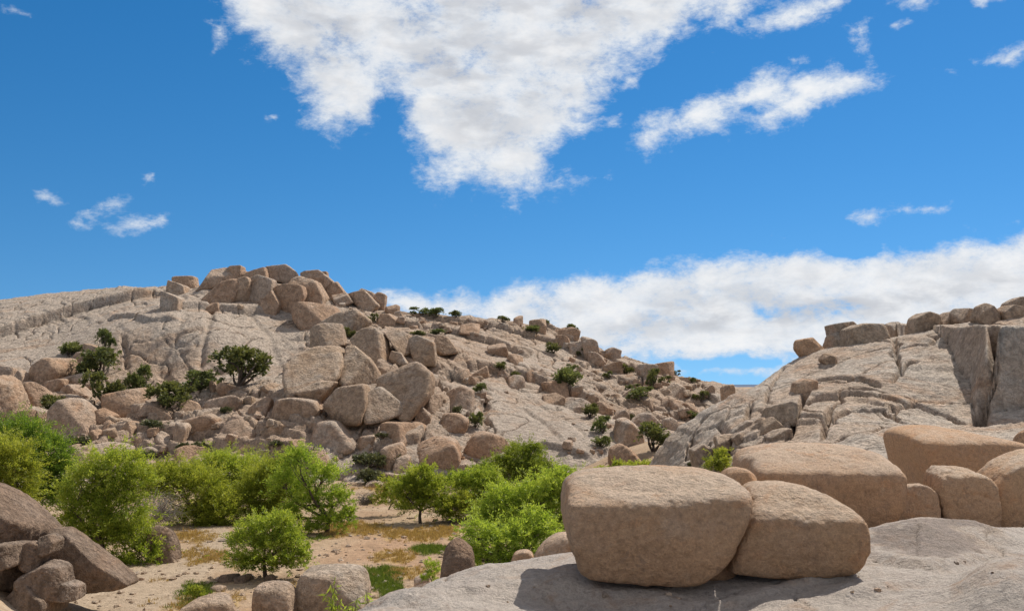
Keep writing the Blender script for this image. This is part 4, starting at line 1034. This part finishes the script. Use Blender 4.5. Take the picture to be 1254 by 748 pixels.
# far left pair
tree('dark green willow at the far left edge, behind the bright one', (40, 628), [(25,535,36,24),(62,552,24,22),(58,585,28,25),(20,570,32,28),(74,572,14,16),(50,612,30,20),(75,600,16,16)], Y=62, group=WG, mat=M_WILLOWD, seed=1, tone=0.4, trunks=2)
tree('bright green willow cut by the left edge above the slanting rocks', (10, 625), [(12,566,30,28),(22,592,24,24),(-15,575,30,34),(8,610,28,18),(35,575,12,14)], Y=57, group=WG, seed=2, tone=0.55, trunks=2)
tree('large cascading willow spilling down to the right behind the long slanting slab', (120, 690), [(140,572,34,24),(110,592,30,24),(165,590,26,22),(100,622,28,24),(140,620,36,28),(125,652,34,24),(160,655,32,26),(178,682,24,22),(110,672,24,18),(150,690,20,14),(84,640,12,20),(188,700,12,10)], Y=52, group=WG, seed=3, tone=0.5, trunks=3, dens=0.9)
tree('dense willow second from the left above a tangle of grey dead twigs', (240, 648), [(215,590,30,24),(245,600,30,26),(190,598,20,24),(265,620,24,22),(238,630,28,18),(275,632,20,18),(255,640,26,10),(200,580,20,14)], Y=66, group=WG, seed=4, tone=0.5, trunks=2)
tree('yellow green willow behind the second and fourth willows', (285, 640), [(270,570,24,20),(300,578,28,22),(255,580,22,18),(310,600,24,24),(285,605,26,24)], Y=74, group=WG, seed=5, tone=0.55, trunks=2)
tree('spreading willow with a gap beneath, left of the leaning trunked one', (330, 640), [(325,595,30,26),(345,580,26,24),(300,612,20,18),(355,605,24,24),(340,625,22,16),(318,625,20,14)], Y=68, group=WG, seed=6, tone=0.48, trunks=2)
tree('tall willow with a short leaning dark trunk by the yellow grass', (398, 660), [(366,562,20,18),(395,586,22,22),(412,612,19,18),(350,592,20,20),(376,616,22,18),(404,638,22,14),(352,632,18,14),(426,630,9,15),(380,646,18,10)], Y=61, group=WG, seed=7, tone=0.52, tr=0.15, dens=0.85)
tree('small round willow standing alone on the sand above dark rocks', (325, 703), [(328,646,28,18),(305,662,24,20),(352,662,24,20),(292,682,15,13),(330,672,32,20),(362,682,18,14),(345,636,14,10),(374,672,8,12),(312,688,22,10),(345,690,20,10)], Y=47.5, group=WG, seed=8, tone=0.5, L=0.14, W=0.04, tr=0.09, dens=0.75)
tree('lone dark trunked willow on the far side of the yellow clearing', (515, 640), [(512,588,22,18),(498,602,20,18),(530,602,20,20),(515,615,28,16),(545,618,14,14),(518,575,10,8)], Y=66, group=WG, seed=9, tone=0.42, tr=0.10)
tree('thin pale willow sapling left of the lone dark trunked willow', (476, 622), [(476,600,14,14),(466,610,10,10),(486,610,12,12),(474,588,8,8)], Y=70, group=WG, seed=10, tone=0.62, tr=0.04, dens=0.6)
tree('low yellowish bush right of the lone dark trunked willow', (558, 640), [(558,620,14,14),(570,612,12,14),(552,630,12,8)], name='willow_bush', cat='bush', Y=66, group=WG, seed=11, tone=0.6, tr=0.04, stem_name='stem', crown_name='foliage')
tree('dark topped willow highest in the bright thicket', (640, 625), [(640,560,26,18),(618,568,18,14),(655,578,26,18),(630,585,24,18),(668,590,20,18),(652,548,10,8)], Y=72, group=WG, mat=M_WILLOWD, seed=12, tone=0.5, trunks=2)
tree('willow at the left of the bright thicket behind the clearing', (588, 640), [(590,588,22,16),(575,600,18,16),(605,605,24,20),(590,620,28,16),(565,585,12,10)], Y=68, group=WG, seed=13, tone=0.48, trunks=2)
tree('broad bright willow in the middle of the thicket', (640, 660), [(615,620,30,24),(650,615,34,26),(680,605,26,24),(640,640,36,28),(672,640,28,28),(610,655,28,22),(690,585,18,14),(600,640,22,20),(696,610,20,22),(700,640,16,22)], Y=55, group=WG, seed=14, tone=0.6, trunks=3, dens=0.9)
tree('nearest bright willow with drooping sprays behind the tan sloping boulder', (620, 702), [(585,655,24,20),(610,670,30,24),(640,662,30,24),(595,685,24,16),(635,685,24,16),(665,655,20,22),(572,675,12,14),(655,640,22,18)], Y=36, group=WG, seed=15, tone=0.62, trunks=3, L=0.15, W=0.035, dens=0.8, drop=0.6)
tree('low dark willow scrub under the boulders left of the thicket top', (560, 600), [(545,590,16,10),(565,586,18,12),(585,580,16,12),(600,575,14,12)], name='willow_bush', cat='bush', Y=78, group=WG, mat=M_WILLOWD, seed=16, tone=0.35, trunks=2, tr=0.04, stem_name='stem', crown_name='foliage')
tree('bright strip of low bush showing over the largest foreground boulder', (790, 580), [(770,572,18,8),(795,570,20,8),(818,572,14,7),(740,574,14,6),(755,568,8,8)], name='willow_bush', cat='bush', Y=70, group='bright bushes at the ravine mouth', seed=17, tone=0.65, tr=0.03, stem_name='stem', crown_name='foliage')
tree('bright little bush growing at the dome foot over the huge tan boulder', (880, 585), [(880,560,11,11),(872,568,9,10),(888,570,10,9),(884,552,7,6)], name='willow_bush', cat='bush', Y=49, group='bright bushes at the ravine mouth', seed=18, tone=0.6, tr=0.03, stem_name='stem', crown_name='foliage', L=0.13, W=0.035)
tree('green weed tuft at the bottom edge beside the squarish boulder', (240, 735), [(240,722,10,7),(246,728,9,6)], name='weed', cat='plant', Y=42.5, seed=19, tone=0.45, tr=0.015, stem_name='stem', crown_name='foliage', L=0.12, W=0.03)
tree('leafy sprig on the sand at the foot of the dark upright boulder', (528, 712), [(529,694,7,10),(525,704,7,7)], name='weed', cat='plant', Y=31.5, seed=20, tone=0.6, tr=0.012, stem_name='stem', crown_name='foliage', L=0.10, W=0.025)


def sprig(label, foot, tips, Y, seed):
    rng = np.random.default_rng(seed)
    b3 = at(foot[0], foot[1], Y); root = empty('willow_sprig', b3); tag(root, label, 'plant')
    st, fo = Bag(), Bag()
    for tx, ty in tips:
        p = limb(st, np.zeros(3) + rng.normal(0, 0.02, 3), at(tx, ty, Y + rng.uniform(-.2, .2)) - b3, 0.008, 0.003, rng, 9, 0.10)
        n = 26; k = rng.uniform(1.5, 8, n); i = k.astype(int).clip(0, 7)
        pos = p[i] + (p[i + 1] - p[i]) * (k - i)[:, None]
        d = rng.normal(0, 0.7, (n, 3)); d[:, 2] -= 0.3
        leaves_at(fo, pos, d, 0.14, 0.022, rng.uniform(.45, .95, n), rng, 0.6)
    link('stem', st.mesh('stem'), M_BARK, root); link('foliage', fo.mesh('foliage', False), M_WILLOW, root)


sprig('slender willow sprig with long leaves in front of the squarish boulder', (408, 760), [(404,712),(412,718),(398,726),(418,735),(410,706)], 17, 1)
sprig('leaning willow sprig with long leaves at the ledge tip, right of the slender one', (428, 765), [(448,722),(438,730),(452,735),(432,740),(446,745),(424,738)], 15, 2)


def dead_twigs(label, foot, rx, ry, Y, seed):
    rng = np.random.default_rng(seed); b3 = at(foot[0], foot[1], Y); s = Y / F
    st = Bag()
    for _ in range(70):
        e = np.array([rng.uniform(-1, 1) * rx * s, rng.uniform(-.8, .4) * rx * s, rng.uniform(.2, 1) * ry * s])
        p = limb(st, rng.normal(0, 0.25 * rx * s, 3) * [1, 1, 0], e, 0.022, 0.007, rng, 6, 0.2)
        for _ in range(3):
            limb(st, p[rng.integers(2, 6)], e + rng.normal(0, 0.25 * rx * s, 3), 0.010, 0.004, rng, 4, 0.2)
    ob = link('dead_shrub', st.mesh('dead_shrub'), M_TWIG); ob.location = b3; tag(ob, label, 'shrub')


dead_twigs('bare grey dead shrub of tangled twigs at the foot of the second willow', (196, 638), 30, 32, 60, 3)
dead_twigs('small bare dead shrub beside the brown stone and the sage', (446, 618), 10, 14, 70, 4)
dead_twigs('bare twiggy bush on the slab above the pinkish square boulder', (556, 470), 12, 18, 116, 5)

# ---- dark junipers and sage on the hill: a few crowns shared by many
def shrub_proto(seed, kind):
    rng = np.random.default_rng(seed); crown, wood = Bag(), Bag()
    tall = kind == 'juniper'
    for _ in range(6 if tall else 5):
        c = np.array([rng.normal(0, .30), rng.normal(0, .28), rng.uniform(.22, .80) if tall else rng.uniform(.15, .4)]); r = np.array([.34, .34, .27]) * rng.uniform(.7, 1.25)
        fill_lobe(crown, c, r, 420, 0.12, 0.055, rng, 0.45 + rng.normal(0, .1), upb=.35, per=14, twig=0.5, droop=0.0)
        limb(wood, [0, 0, -.05], c, 0.045, 0.012, rng, 6, 0.15)
    return wood.mesh('trunk' if tall else 'stem'), crown.mesh('crown' if tall else 'foliage', False)


PROTO = {'juniper': [shrub_proto(40 + i, 'juniper') for i in range(4)], 'sage': [shrub_proto(60 + i, 'sage') for i in range(3)]}
for k_, m_ in (('juniper', M_JUNIPER), ('sage', M_SAGE)):
    for wm, cm in PROTO[k_]: wm.materials.append(M_BARK); cm.materials.append(m_)


def shrub(px, py, wpx, hpx, label, kind='juniper', group=None, seed=0, on=('hill', 'ground', 'dome')):
    rnd = random.Random(seed * 7 + int(px))
    h = hit(px, py, on); yy = py
    while h is None or h[1] > 215:
        yy += 1.5; h = hit(px, yy, on)
    p = h - np.array([0, 0.15, 0.1])
    if wpx > 24: wpx *= 1.2; hpx *= 1.2
    root = empty('juniper_shrub' if kind == 'juniper' else 'sage_bush', p)
    tag(root, label, 'shrub', group)
    s = wpx * h[1] / F / 1.25; sz = hpx * h[1] / F / (1.1 if kind == 'juniper' else 0.72)
    root.scale = (s, s, sz); root.rotation_euler = (0, 0, rnd.uniform(0, 6.28))
    wm, cm = rnd.choice(PROTO[kind])
    for me, n in ((wm, 'trunk' if kind == 'juniper' else 'stem'), (cm, 'crown' if kind == 'juniper' else 'foliage')):
        ob = bpy.data.objects.new(n, me); COL.objects.link(ob); ob.parent = root


JG = 'dark shrubs on the hill'
for q, (x, y, w_, h_, lb) in enumerate([(292,472,52,40,'lone spreading juniper on the box rocks below the dome'), (128,430,20,28,'upright juniper above the pale pointed slab'), (86,436,26,18,'low juniper left of the pale pointed slab'),
        (118,466,46,34,'dense dark juniper below the pale pointed slab'), (128,492,34,36,'dark juniper drooping over the wide orange boulder'), (178,482,28,34,'upright dark juniper at the foot of the shaded dome wall'), (212,505,44,32,'broad dark shrub left of the lone spreading juniper'),
        (234,480,46,26,'olive green shrub at the foot of the grooved dome wall'), (70,505,28,22,'bright green shrub among the left pile boulders'), (302,328,16,10,'little tree on the very top of the crest outcrop'), (428,414,14,16,'shrub in the cleft of the upper rib'),
        (454,395,14,14,'green shrub on the crest right slope'), (514,386,22,12,'first dark shrub on the skyline right of the crest'), (534,388,22,12,'second dark shrub on the skyline right of the crest'), (558,388,16,10,'third dark shrub on the skyline right of the crest'),
        (512,411,20,8,'low green shrub on the pale upper slope'), (535,410,22,8,'low olive shrub right of the low green one on the upper slope'), (692,475,30,26,'large round dark juniper on the pale sheet of the ridge'), (678,432,18,16,'shrub below the long brown skyline block'), (700,402,14,12,'little tree on the ridge skyline behind the blocks'),
        (666,394,10,8,'tiny shrub at the first ridge skyline block'), (801,474,16,26,'tall dark juniper on the lower ridge'), (815,470,12,12,'shrub right of the tall lower ridge juniper'), (787,490,26,16,'dark shrub below the lower ridge skyline slab'), (765,457,16,14,'shrub at the end of the leaning skyline block'), (858,490,20,14,'dark shrub near the lower end of the ridge'),
        (829,458,8,8,'tiny tree on the far end of the ridge skyline'), (846,468,12,8,'low dark shrub on the skyline above the gap'), (735,546,24,16,'dark round shrub in the ravine rubble'), (800,552,34,30,'dark shrub in the shade beside the dome foot'), (738,530,22,24,'olive shrub at the ravine head'), (582,522,18,22,'shrub in the dark hollow by the pink boulder'),
        (588,482,18,14,'shrub right of the pinkish square boulder'), (722,510,20,20,'shrub under the long lying boulder'), (632,462,12,10,'shrub on the slanted tan blocks'), (612,452,14,12,'shrub beside the thin pale stone on the slope'), (650,406,20,10,'dark shrub on the sheets under the ridge skyline'), (616,394,16,8,'low shrub on the mid ridge skyline'),
        (712,436,12,12,'dark shrub under the tall upright skyline block'), (746,462,12,10,'small shrub on the slope under the slanting flat stone'), (880,560,12,8,'dark low shrub behind the bright little bush'), (845,512,22,12,'dark shrub along the dome edge'), (776,478,14,10,'shrub on the sheet under the lower ridge'), (700,452,12,8,'low shrub on the sheet above the big round juniper')]):
    shrub(x, y, w_, h_, lb, 'juniper', JG, q)
for q, (x, y, w_, h_, lb) in enumerate([(452,570,40,18,'dark green sage bush left of the upright oval boulder'), (458,592,34,16,'grey green sage bush below the dark green sage'), (246,552,24,14,'sage bush on the slabs behind the second willow'), (226,550,18,10,'olive sage bush under the upright pink slab'), (178,560,26,10,'sage tuft behind the cascading willow'),
        (90,552,34,16,'sage bush right of the far left willows'), (190,522,26,8,'olive sage strip on the left slope'), (275,505,14,10,'little sage on the flat tan rocks'), (455,616,8,6,'round pale sage tuft on the clearing edge'), (500,622,24,8,'dry sage behind the lone dark trunked willow'), (340,545,20,8,'low sage on the flat layered rocks'), (470,535,16,8,'sage under the long smooth slab boulder'),
        (560,505,14,10,'sage in the hollow left of the pink boulder'), (770,515,16,10,'sage under the leaning ravine boulder'), (845,570,12,8,'pale sage at the dome foot')]):
    shrub(x, y, w_, h_, lb, 'sage', 'sage bushes on the lower slope', q)

# ---- grass on the wash floor: nobody could count it
def grass(name, label, attr, n, L, mat, seed):
    rng = np.random.default_rng(seed); bag = Bag()
    wgt = WASH[attr].copy()
    Yf = ground.Y.ravel(); wgt[(Yf < 36) | (Yf > 92)] = 0; wgt = np.maximum(wgt - 0.35, 0) * Yf ** 2
    nt_ = n // 22; n = nt_ * 22                                          # tufts of blades
    ids = rng.choice(len(wgt), nt_, p=wgt / wgt.sum())
    hgt = np.repeat(rng.uniform(0.5, 1.5, nt_), 22)[:, None]
    px_ = np.repeat(ground.X.ravel()[ids] + rng.normal(0, 0.25, nt_), 22) + rng.normal(0, 0.07, n); py_ = np.repeat(Yf[ids] + rng.normal(0, 0.4, nt_), 22) + rng.normal(0, 0.07, n); pz = np.repeat(ground.Z.ravel()[ids], 22)
    d = rng.normal(0, 0.35, (n, 3)); d[:, 2] = 1
    leaves_at(bag, np.c_[px_, py_, pz - 0.02], d, L * hgt, 0.022, rng.random(n), rng, -0.3)
    tag(link(name, bag.mesh(name, False), mat), label, name.replace('_', ' '), kind='stuff')


M_STRAW = leaf_material('straw', (0.22, 0.15, 0.05), (0.42, 0.30, 0.11), (0.55, 0.42, 0.18), 0.3)
M_GRASS = leaf_material('grass_blade', (0.05, 0.09, 0.015), (0.12, 0.19, 0.03), (0.22, 0.28, 0.05), 0.35)
grass('dry_grass', 'yellow dry grass patches on the wash floor', 'dry', 42000, 0.2, M_STRAW, 5)
grass('green_grass', 'short green grass patches on the wash floor', 'green', 26000, 0.18, M_GRASS, 6)
# ------------------------------------------------------------------ clouds: a far sheet of the sky
def sdist(px, py, poly):
    """signed distance to a closed polygon, positive inside"""
    P_ = np.asarray(poly, float); d = np.full(len(px), 1e9); ins = np.zeros(len(px), bool)
    for i in range(len(P_)):
        p, q = P_[i], P_[(i + 1) % len(P_)]; e = q - p
        t = np.clip(((px - p[0]) * e[0] + (py - p[1]) * e[1]) / (e @ e + 1e-9), 0, 1)
        d = np.minimum(d, np.hypot(px - p[0] - t * e[0], py - p[1] - t * e[1]))
        c = (p[1] > py) != (q[1] > py)
        ins ^= c & (px < (q[0] - p[0]) * (py - p[1]) / (q[1] - p[1] + 1e-12) + p[0])
    return np.where(ins, d, -d)


R_SKY = 9000.0
az = np.linspace(math.radians(-40), math.radians(40), 820); el = np.linspace(math.radians(-1.0), math.radians(30), 380)
AZ, EL = np.meshgrid(az, el)
sv = np.stack([np.sin(AZ) * np.cos(EL), np.cos(AZ) * np.cos(EL), np.sin(EL)], -1).reshape(-1, 3)
spx, spy = proj(sv[:, 0], sv[:, 1], sv[:, 2] + CAMZ)
q3 = np.c_[spx / 100, spy / 100, 0 * spx]
wx = spx + 24 * fbm(q3 * 1.4, 5, 0.6, seed=201); wy = spy + 4 + 14 * fbm(q3 * 1.6, 5, 0.6, seed=202)
dens = np.full(len(spx), -0.6); 
CLOUDS = [  # polygon, edge softness in px, strength
    ([(268,-5),(280,38),(322,82),(352,112),(385,152),(448,170),(470,140),(492,165),(512,200),(545,235),(585,250),(625,244),(672,222),(700,175),(735,140),(762,98),(815,66),(870,44),(935,8),(1000,-60),(240,-60)], 42, 1.0),
    ([(650,235),(690,205),(752,222),(720,238),(680,245)], 18, 0.2),
    ([(783,180),(800,148),(850,122),(900,106),(940,95),(985,88),(1062,94),(1076,106),(1000,132),(950,156),(905,150),(860,158),(815,176),(792,186)], 14, 0.95),
    ([(1195,80),(1220,66),(1300,45),(1300,68),(1230,82)], 12, 0.7), ([(1088,10),(1120,-5),(1150,8),(1130,22)], 12, 0.7), ([(1082,34),(1105,28),(1120,34),(1096,44)], 8, 0.6), ([(1035,30),(1062,28),(1066,72),(1050,72)], 12, 0.5), ([(1190,2),(1230,-6),(1235,6),(1200,10)], 8, .5), ([(885,40),(960,10),(1040,-10),(1030,20),(930,60)], 14, .38),
    ([(762,96),(785,92),(782,110),(766,112)], 8, 0.7), ([(970,74),(990,70),(992,80),(975,82)], 7, 0.5),
    ([(440,372),(470,358),(560,362),(640,352),(700,336),(755,348),(820,326),(900,320),(1000,310),(1060,318),(1130,305),(1254,292),(1420,285),(1420,440),(1100,446),(960,447),(905,450),(860,449),(760,450),(600,410),(470,385)], 22, 1.0),
    ([(760,450),(850,454),(965,450),(1100,450),(1100,464),(965,461),(840,462),(760,461)], 9, 0.9),
    ([(100,262),(125,250),(158,248),(150,262),(112,268)], 12, 0.62), ([(82,272),(100,268),(108,280),(92,284)], 8, 0.5), ([(120,280),(160,266),(205,272),(180,288),(145,298)], 12, 0.42), ([(42,242),(60,240),(86,250),(64,256)], 9, 0.45), ([(170,220),(190,215),(190,228),(172,235)], 9, .3),
    ([(1038,268),(1080,260),(1165,252),(1160,262),(1100,272),(1055,276)], 10, 0.7), ([(945,292),(970,290),(965,296)], 6, .35), ([(315,148),(333,146),(333,156),(318,156)], 7, .5), ([(-5,8),(40,18),(30,24),(0,15)], 8, .35), ([(240,25),(275,20),(285,60),(255,80)], 20, .3), ([(700,150),(770,140),(760,155),(710,165)], 10, .28), ([(1145,92),(1170,90),(1168,98)], 7, .35), ([(1180,280),(1254,275),(1254,285),(1190,288)], 8, .25)]
for poly, soft, stg in CLOUDS:
    dd = sdist(wx, wy, poly)
    if soft < 20: stg += 0.28; soft *= 1.8
    dens = np.maximum(dens, np.clip(dd / soft, -1.2, 1.0) * 0.5 + (stg - 1.0) * 0.3 * (dd > -3 * soft) + np.where(dd > -3 * soft, 0, -0.5))
holes = [([(925,128),(965,112),(975,118),(930,142),(910,140)], 8, .35), ([(462,132),(478,112),(500,118),(498,138),(480,150)], 16, .22), ([(930,384),(1000,376),(1060,380),(1000,391),(945,392)], 8, .25), ([(830,447),(905,444),(960,446),(905,451),(840,452)], 5, .4), ([(1010,300),(1060,302),(1070,312),(1020,310)], 8, .4)]
for poly, soft, stg in holes:
    dens = dens - stg * 0.9 * np.clip(sdist(wx, wy, poly) / soft + 1, 0, 1)
thick = np.zeros(len(spx))                                       # how deep inside the cloud: the bellies are greyer
for poly, soft, stg in (CLOUDS[0], next(c for c in CLOUDS if c[0][0] == (440, 372))):
    thick = np.maximum(thick, np.clip(sdist(wx, wy, poly) / (75 if soft == 42 else 55), 0, 1))
thick = np.maximum(thick * (0.75 + 0.5 * fbm(q3 * 1.2, 4, 0.6, seed=207)), 0)
idx = np.arange(len(spx)).reshape(AZ.shape)
fc = np.stack([idx[:-1, :-1], idx[:-1, 1:], idx[1:, 1:], idx[1:, :-1]], -1).reshape(-1, 4)
me = mesh_np('sky', sv * R_SKY + np.array([0, 0, CAMZ]), fc, True, {'cover': dens, 'belly': thick})
t = NT('cloud_sheet')
pos = t.n('ShaderNodeNewGeometry').outputs['Position']; ps = t.scalev(pos, 1e-3, 1e-3, 1.5e-3)
at_ = lambda n: t.n('ShaderNodeAttribute', attribute_name=n).outputs['Fac']
n1 = t.noise(ps, 2.2, 8, 0.62, 0.3); n2 = t.noise(ps, 9.0, 6, 0.65, 0.2)
nn = t.math('ADD', t.math('MULTIPLY', t.math('SUBTRACT', n1, 0.5), 1.5), t.math('MULTIPLY', t.math('SUBTRACT', n2, 0.5), 0.5))
n3 = t.noise(t.scalev(pos, 1.1e-3, 1.1e-3, 2.6e-3), 22.0, 5, 0.65, 0.5)
nn = t.math('ADD', nn, t.math('MULTIPLY', t.math('SUBTRACT', n3, 0.5), 0.28))
cov = t.math('ADD', at_('cover'), nn)
alpha = t.ramp(cov, -0.14, 0.46, 0.0, 0.97)
br = t.noise(t.scalev(pos, 1e-3, 1e-3, 2.6e-3), 2.0, 6, 0.55, 0.2)
shade = t.math('MULTIPLY', at_('belly'), t.ramp(br, 0.36, 0.62, 1.1, 0.25), clamp=True)
edge = t.ramp(cov, 0.15, 0.8, 0.0, 1.0)
col = t.mix(edge, (0.70, 0.77, 0.86), (0.95, 0.95, 0.95))
col = t.mix(t.math('MULTIPLY', shade, 0.95, True), col, (0.56, 0.575, 0.61))
em = t.n('ShaderNodeEmission', {'Color': col, 'Strength': 1.0}); tr = t.n('ShaderNodeBsdfTransparent')
t.n('ShaderNodeOutputMaterial', {0: t.n('ShaderNodeMixShader', {0: alpha, 1: tr.outputs[0], 2: em.outputs[0]}).outputs[0]})
o = link('sky', me, t.m); tag(o, 'white clouds across the deep blue sky', kind='structure')
# ------------------------------------------------------------------ sky, sun, camera
SUN_AZ, SUN_EL = math.radians(39), math.radians(50)
w = bpy.data.worlds.new("World"); scene.world = w; w.use_nodes = True
nt = w.node_tree; nt.nodes.clear()
sky = nt.nodes.new('ShaderNodeTexSky'); sky.sky_type = 'NISHITA'; sky.sun_disc = False
sky.sun_elevation = SUN_EL; sky.sun_rotation = SUN_AZ
sky.altitude = 1300; sky.air_density = 1.0; sky.dust_density = 0.15; sky.ozone_density = 3.0
tc = nt.nodes.new('ShaderNodeTexCoord'); sx = nt.nodes.new('ShaderNodeSeparateXYZ'); nt.links.new(tc.outputs['Generated'], sx.inputs[0])
mr = nt.nodes.new('ShaderNodeMapRange'); nt.links.new(sx.outputs[2], mr.inputs[0])          # keep the clear desert blue down to the horizon
for i_, v_ in enumerate((0.0, 1.0, 0.115, 1.0)): mr.inputs[i_ + 1].default_value = v_
cx_ = nt.nodes.new('ShaderNodeCombineXYZ')
nt.links.new(sx.outputs[0], cx_.inputs[0]); nt.links.new(sx.outputs[1], cx_.inputs[1]); nt.links.new(mr.outputs[0], cx_.inputs[2])
nz = nt.nodes.new('ShaderNodeVectorMath'); nz.operation = 'NORMALIZE'; nt.links.new(cx_.outputs[0], nz.inputs[0]); nt.links.new(nz.outputs[0], sky.inputs['Vector'])
hs = nt.nodes.new('ShaderNodeHueSaturation'); hs.inputs['Saturation'].default_value = 1.35; hs.inputs['Hue'].default_value = 0.497; hs.inputs['Value'].default_value = 0.74
bg = nt.nodes.new('ShaderNodeBackground'); bg.inputs[1].default_value = 0.15
ow = nt.nodes.new('ShaderNodeOutputWorld')
nt.links.new(sky.outputs[0], hs.inputs['Color']); # unseen broken cloud added over the rest of the sky as neutral fill light
def wm(op, a, b=0.0, clamp=False):
    n_ = nt.nodes.new('ShaderNodeMath'); n_.operation = op; n_.use_clamp = clamp
    for i_, v_ in enumerate((a, b)):
        if isinstance(v_, bpy.types.NodeSocket): nt.links.new(v_, n_.inputs[i_])
        else: n_.inputs[i_].default_value = v_
    return n_.outputs[0]
def wr(v, lo, hi):
    n_ = nt.nodes.new('ShaderNodeMapRange'); n_.interpolation_type = 'SMOOTHSTEP'; nt.links.new(v, n_.inputs[0])
    n_.inputs[1].default_value = lo; n_.inputs[2].default_value = hi
    return n_.outputs[0]
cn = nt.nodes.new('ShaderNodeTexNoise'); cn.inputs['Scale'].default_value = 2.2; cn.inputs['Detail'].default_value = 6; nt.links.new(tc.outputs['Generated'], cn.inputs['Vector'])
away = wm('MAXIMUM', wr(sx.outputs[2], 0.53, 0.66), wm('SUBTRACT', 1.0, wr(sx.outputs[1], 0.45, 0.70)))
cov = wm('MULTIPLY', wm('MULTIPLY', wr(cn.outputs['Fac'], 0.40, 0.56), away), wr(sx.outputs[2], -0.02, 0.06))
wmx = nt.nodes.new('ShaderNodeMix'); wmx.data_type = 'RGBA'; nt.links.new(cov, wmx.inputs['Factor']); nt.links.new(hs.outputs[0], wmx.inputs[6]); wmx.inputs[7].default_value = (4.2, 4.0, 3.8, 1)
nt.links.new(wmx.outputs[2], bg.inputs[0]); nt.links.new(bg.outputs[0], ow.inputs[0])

sd = bpy.data.lights.new('sun', 'SUN'); sd.energy = 5.0; sd.angle = math.radians(0.53); sd.color = (1.0, 0.93, 0.82)
so = bpy.data.objects.new('sun', sd); COL.objects.link(so)
from mathutils import Vector
sdir = Vector((math.sin(SUN_AZ) * math.cos(SUN_EL), math.cos(SUN_AZ) * math.cos(SUN_EL), math.sin(SUN_EL)))
so.rotation_euler = sdir.to_track_quat('Z', 'Y').to_euler()

cd = bpy.data.cameras.new('camera'); cd.sensor_width = 36; cd.lens = 36 * F / 1254; cd.clip_end = 40000; cd.clip_start = 0.1
co = bpy.data.objects.new('camera', cd); COL.objects.link(co); co.location = (0, 0, CAMZ); co.rotation_euler = (math.pi / 2 + PIT, 0, 0)
scene.camera = co
scene.view_settings.view_transform = 'Standard'; scene.view_settings.look = 'None'; scene.view_settings.exposure = 0
scene.cycles.max_bounces = 6; scene.cycles.diffuse_bounces = 3; scene.cycles.transparent_max_bounces = 8
scene.cycles.use_denoising = True
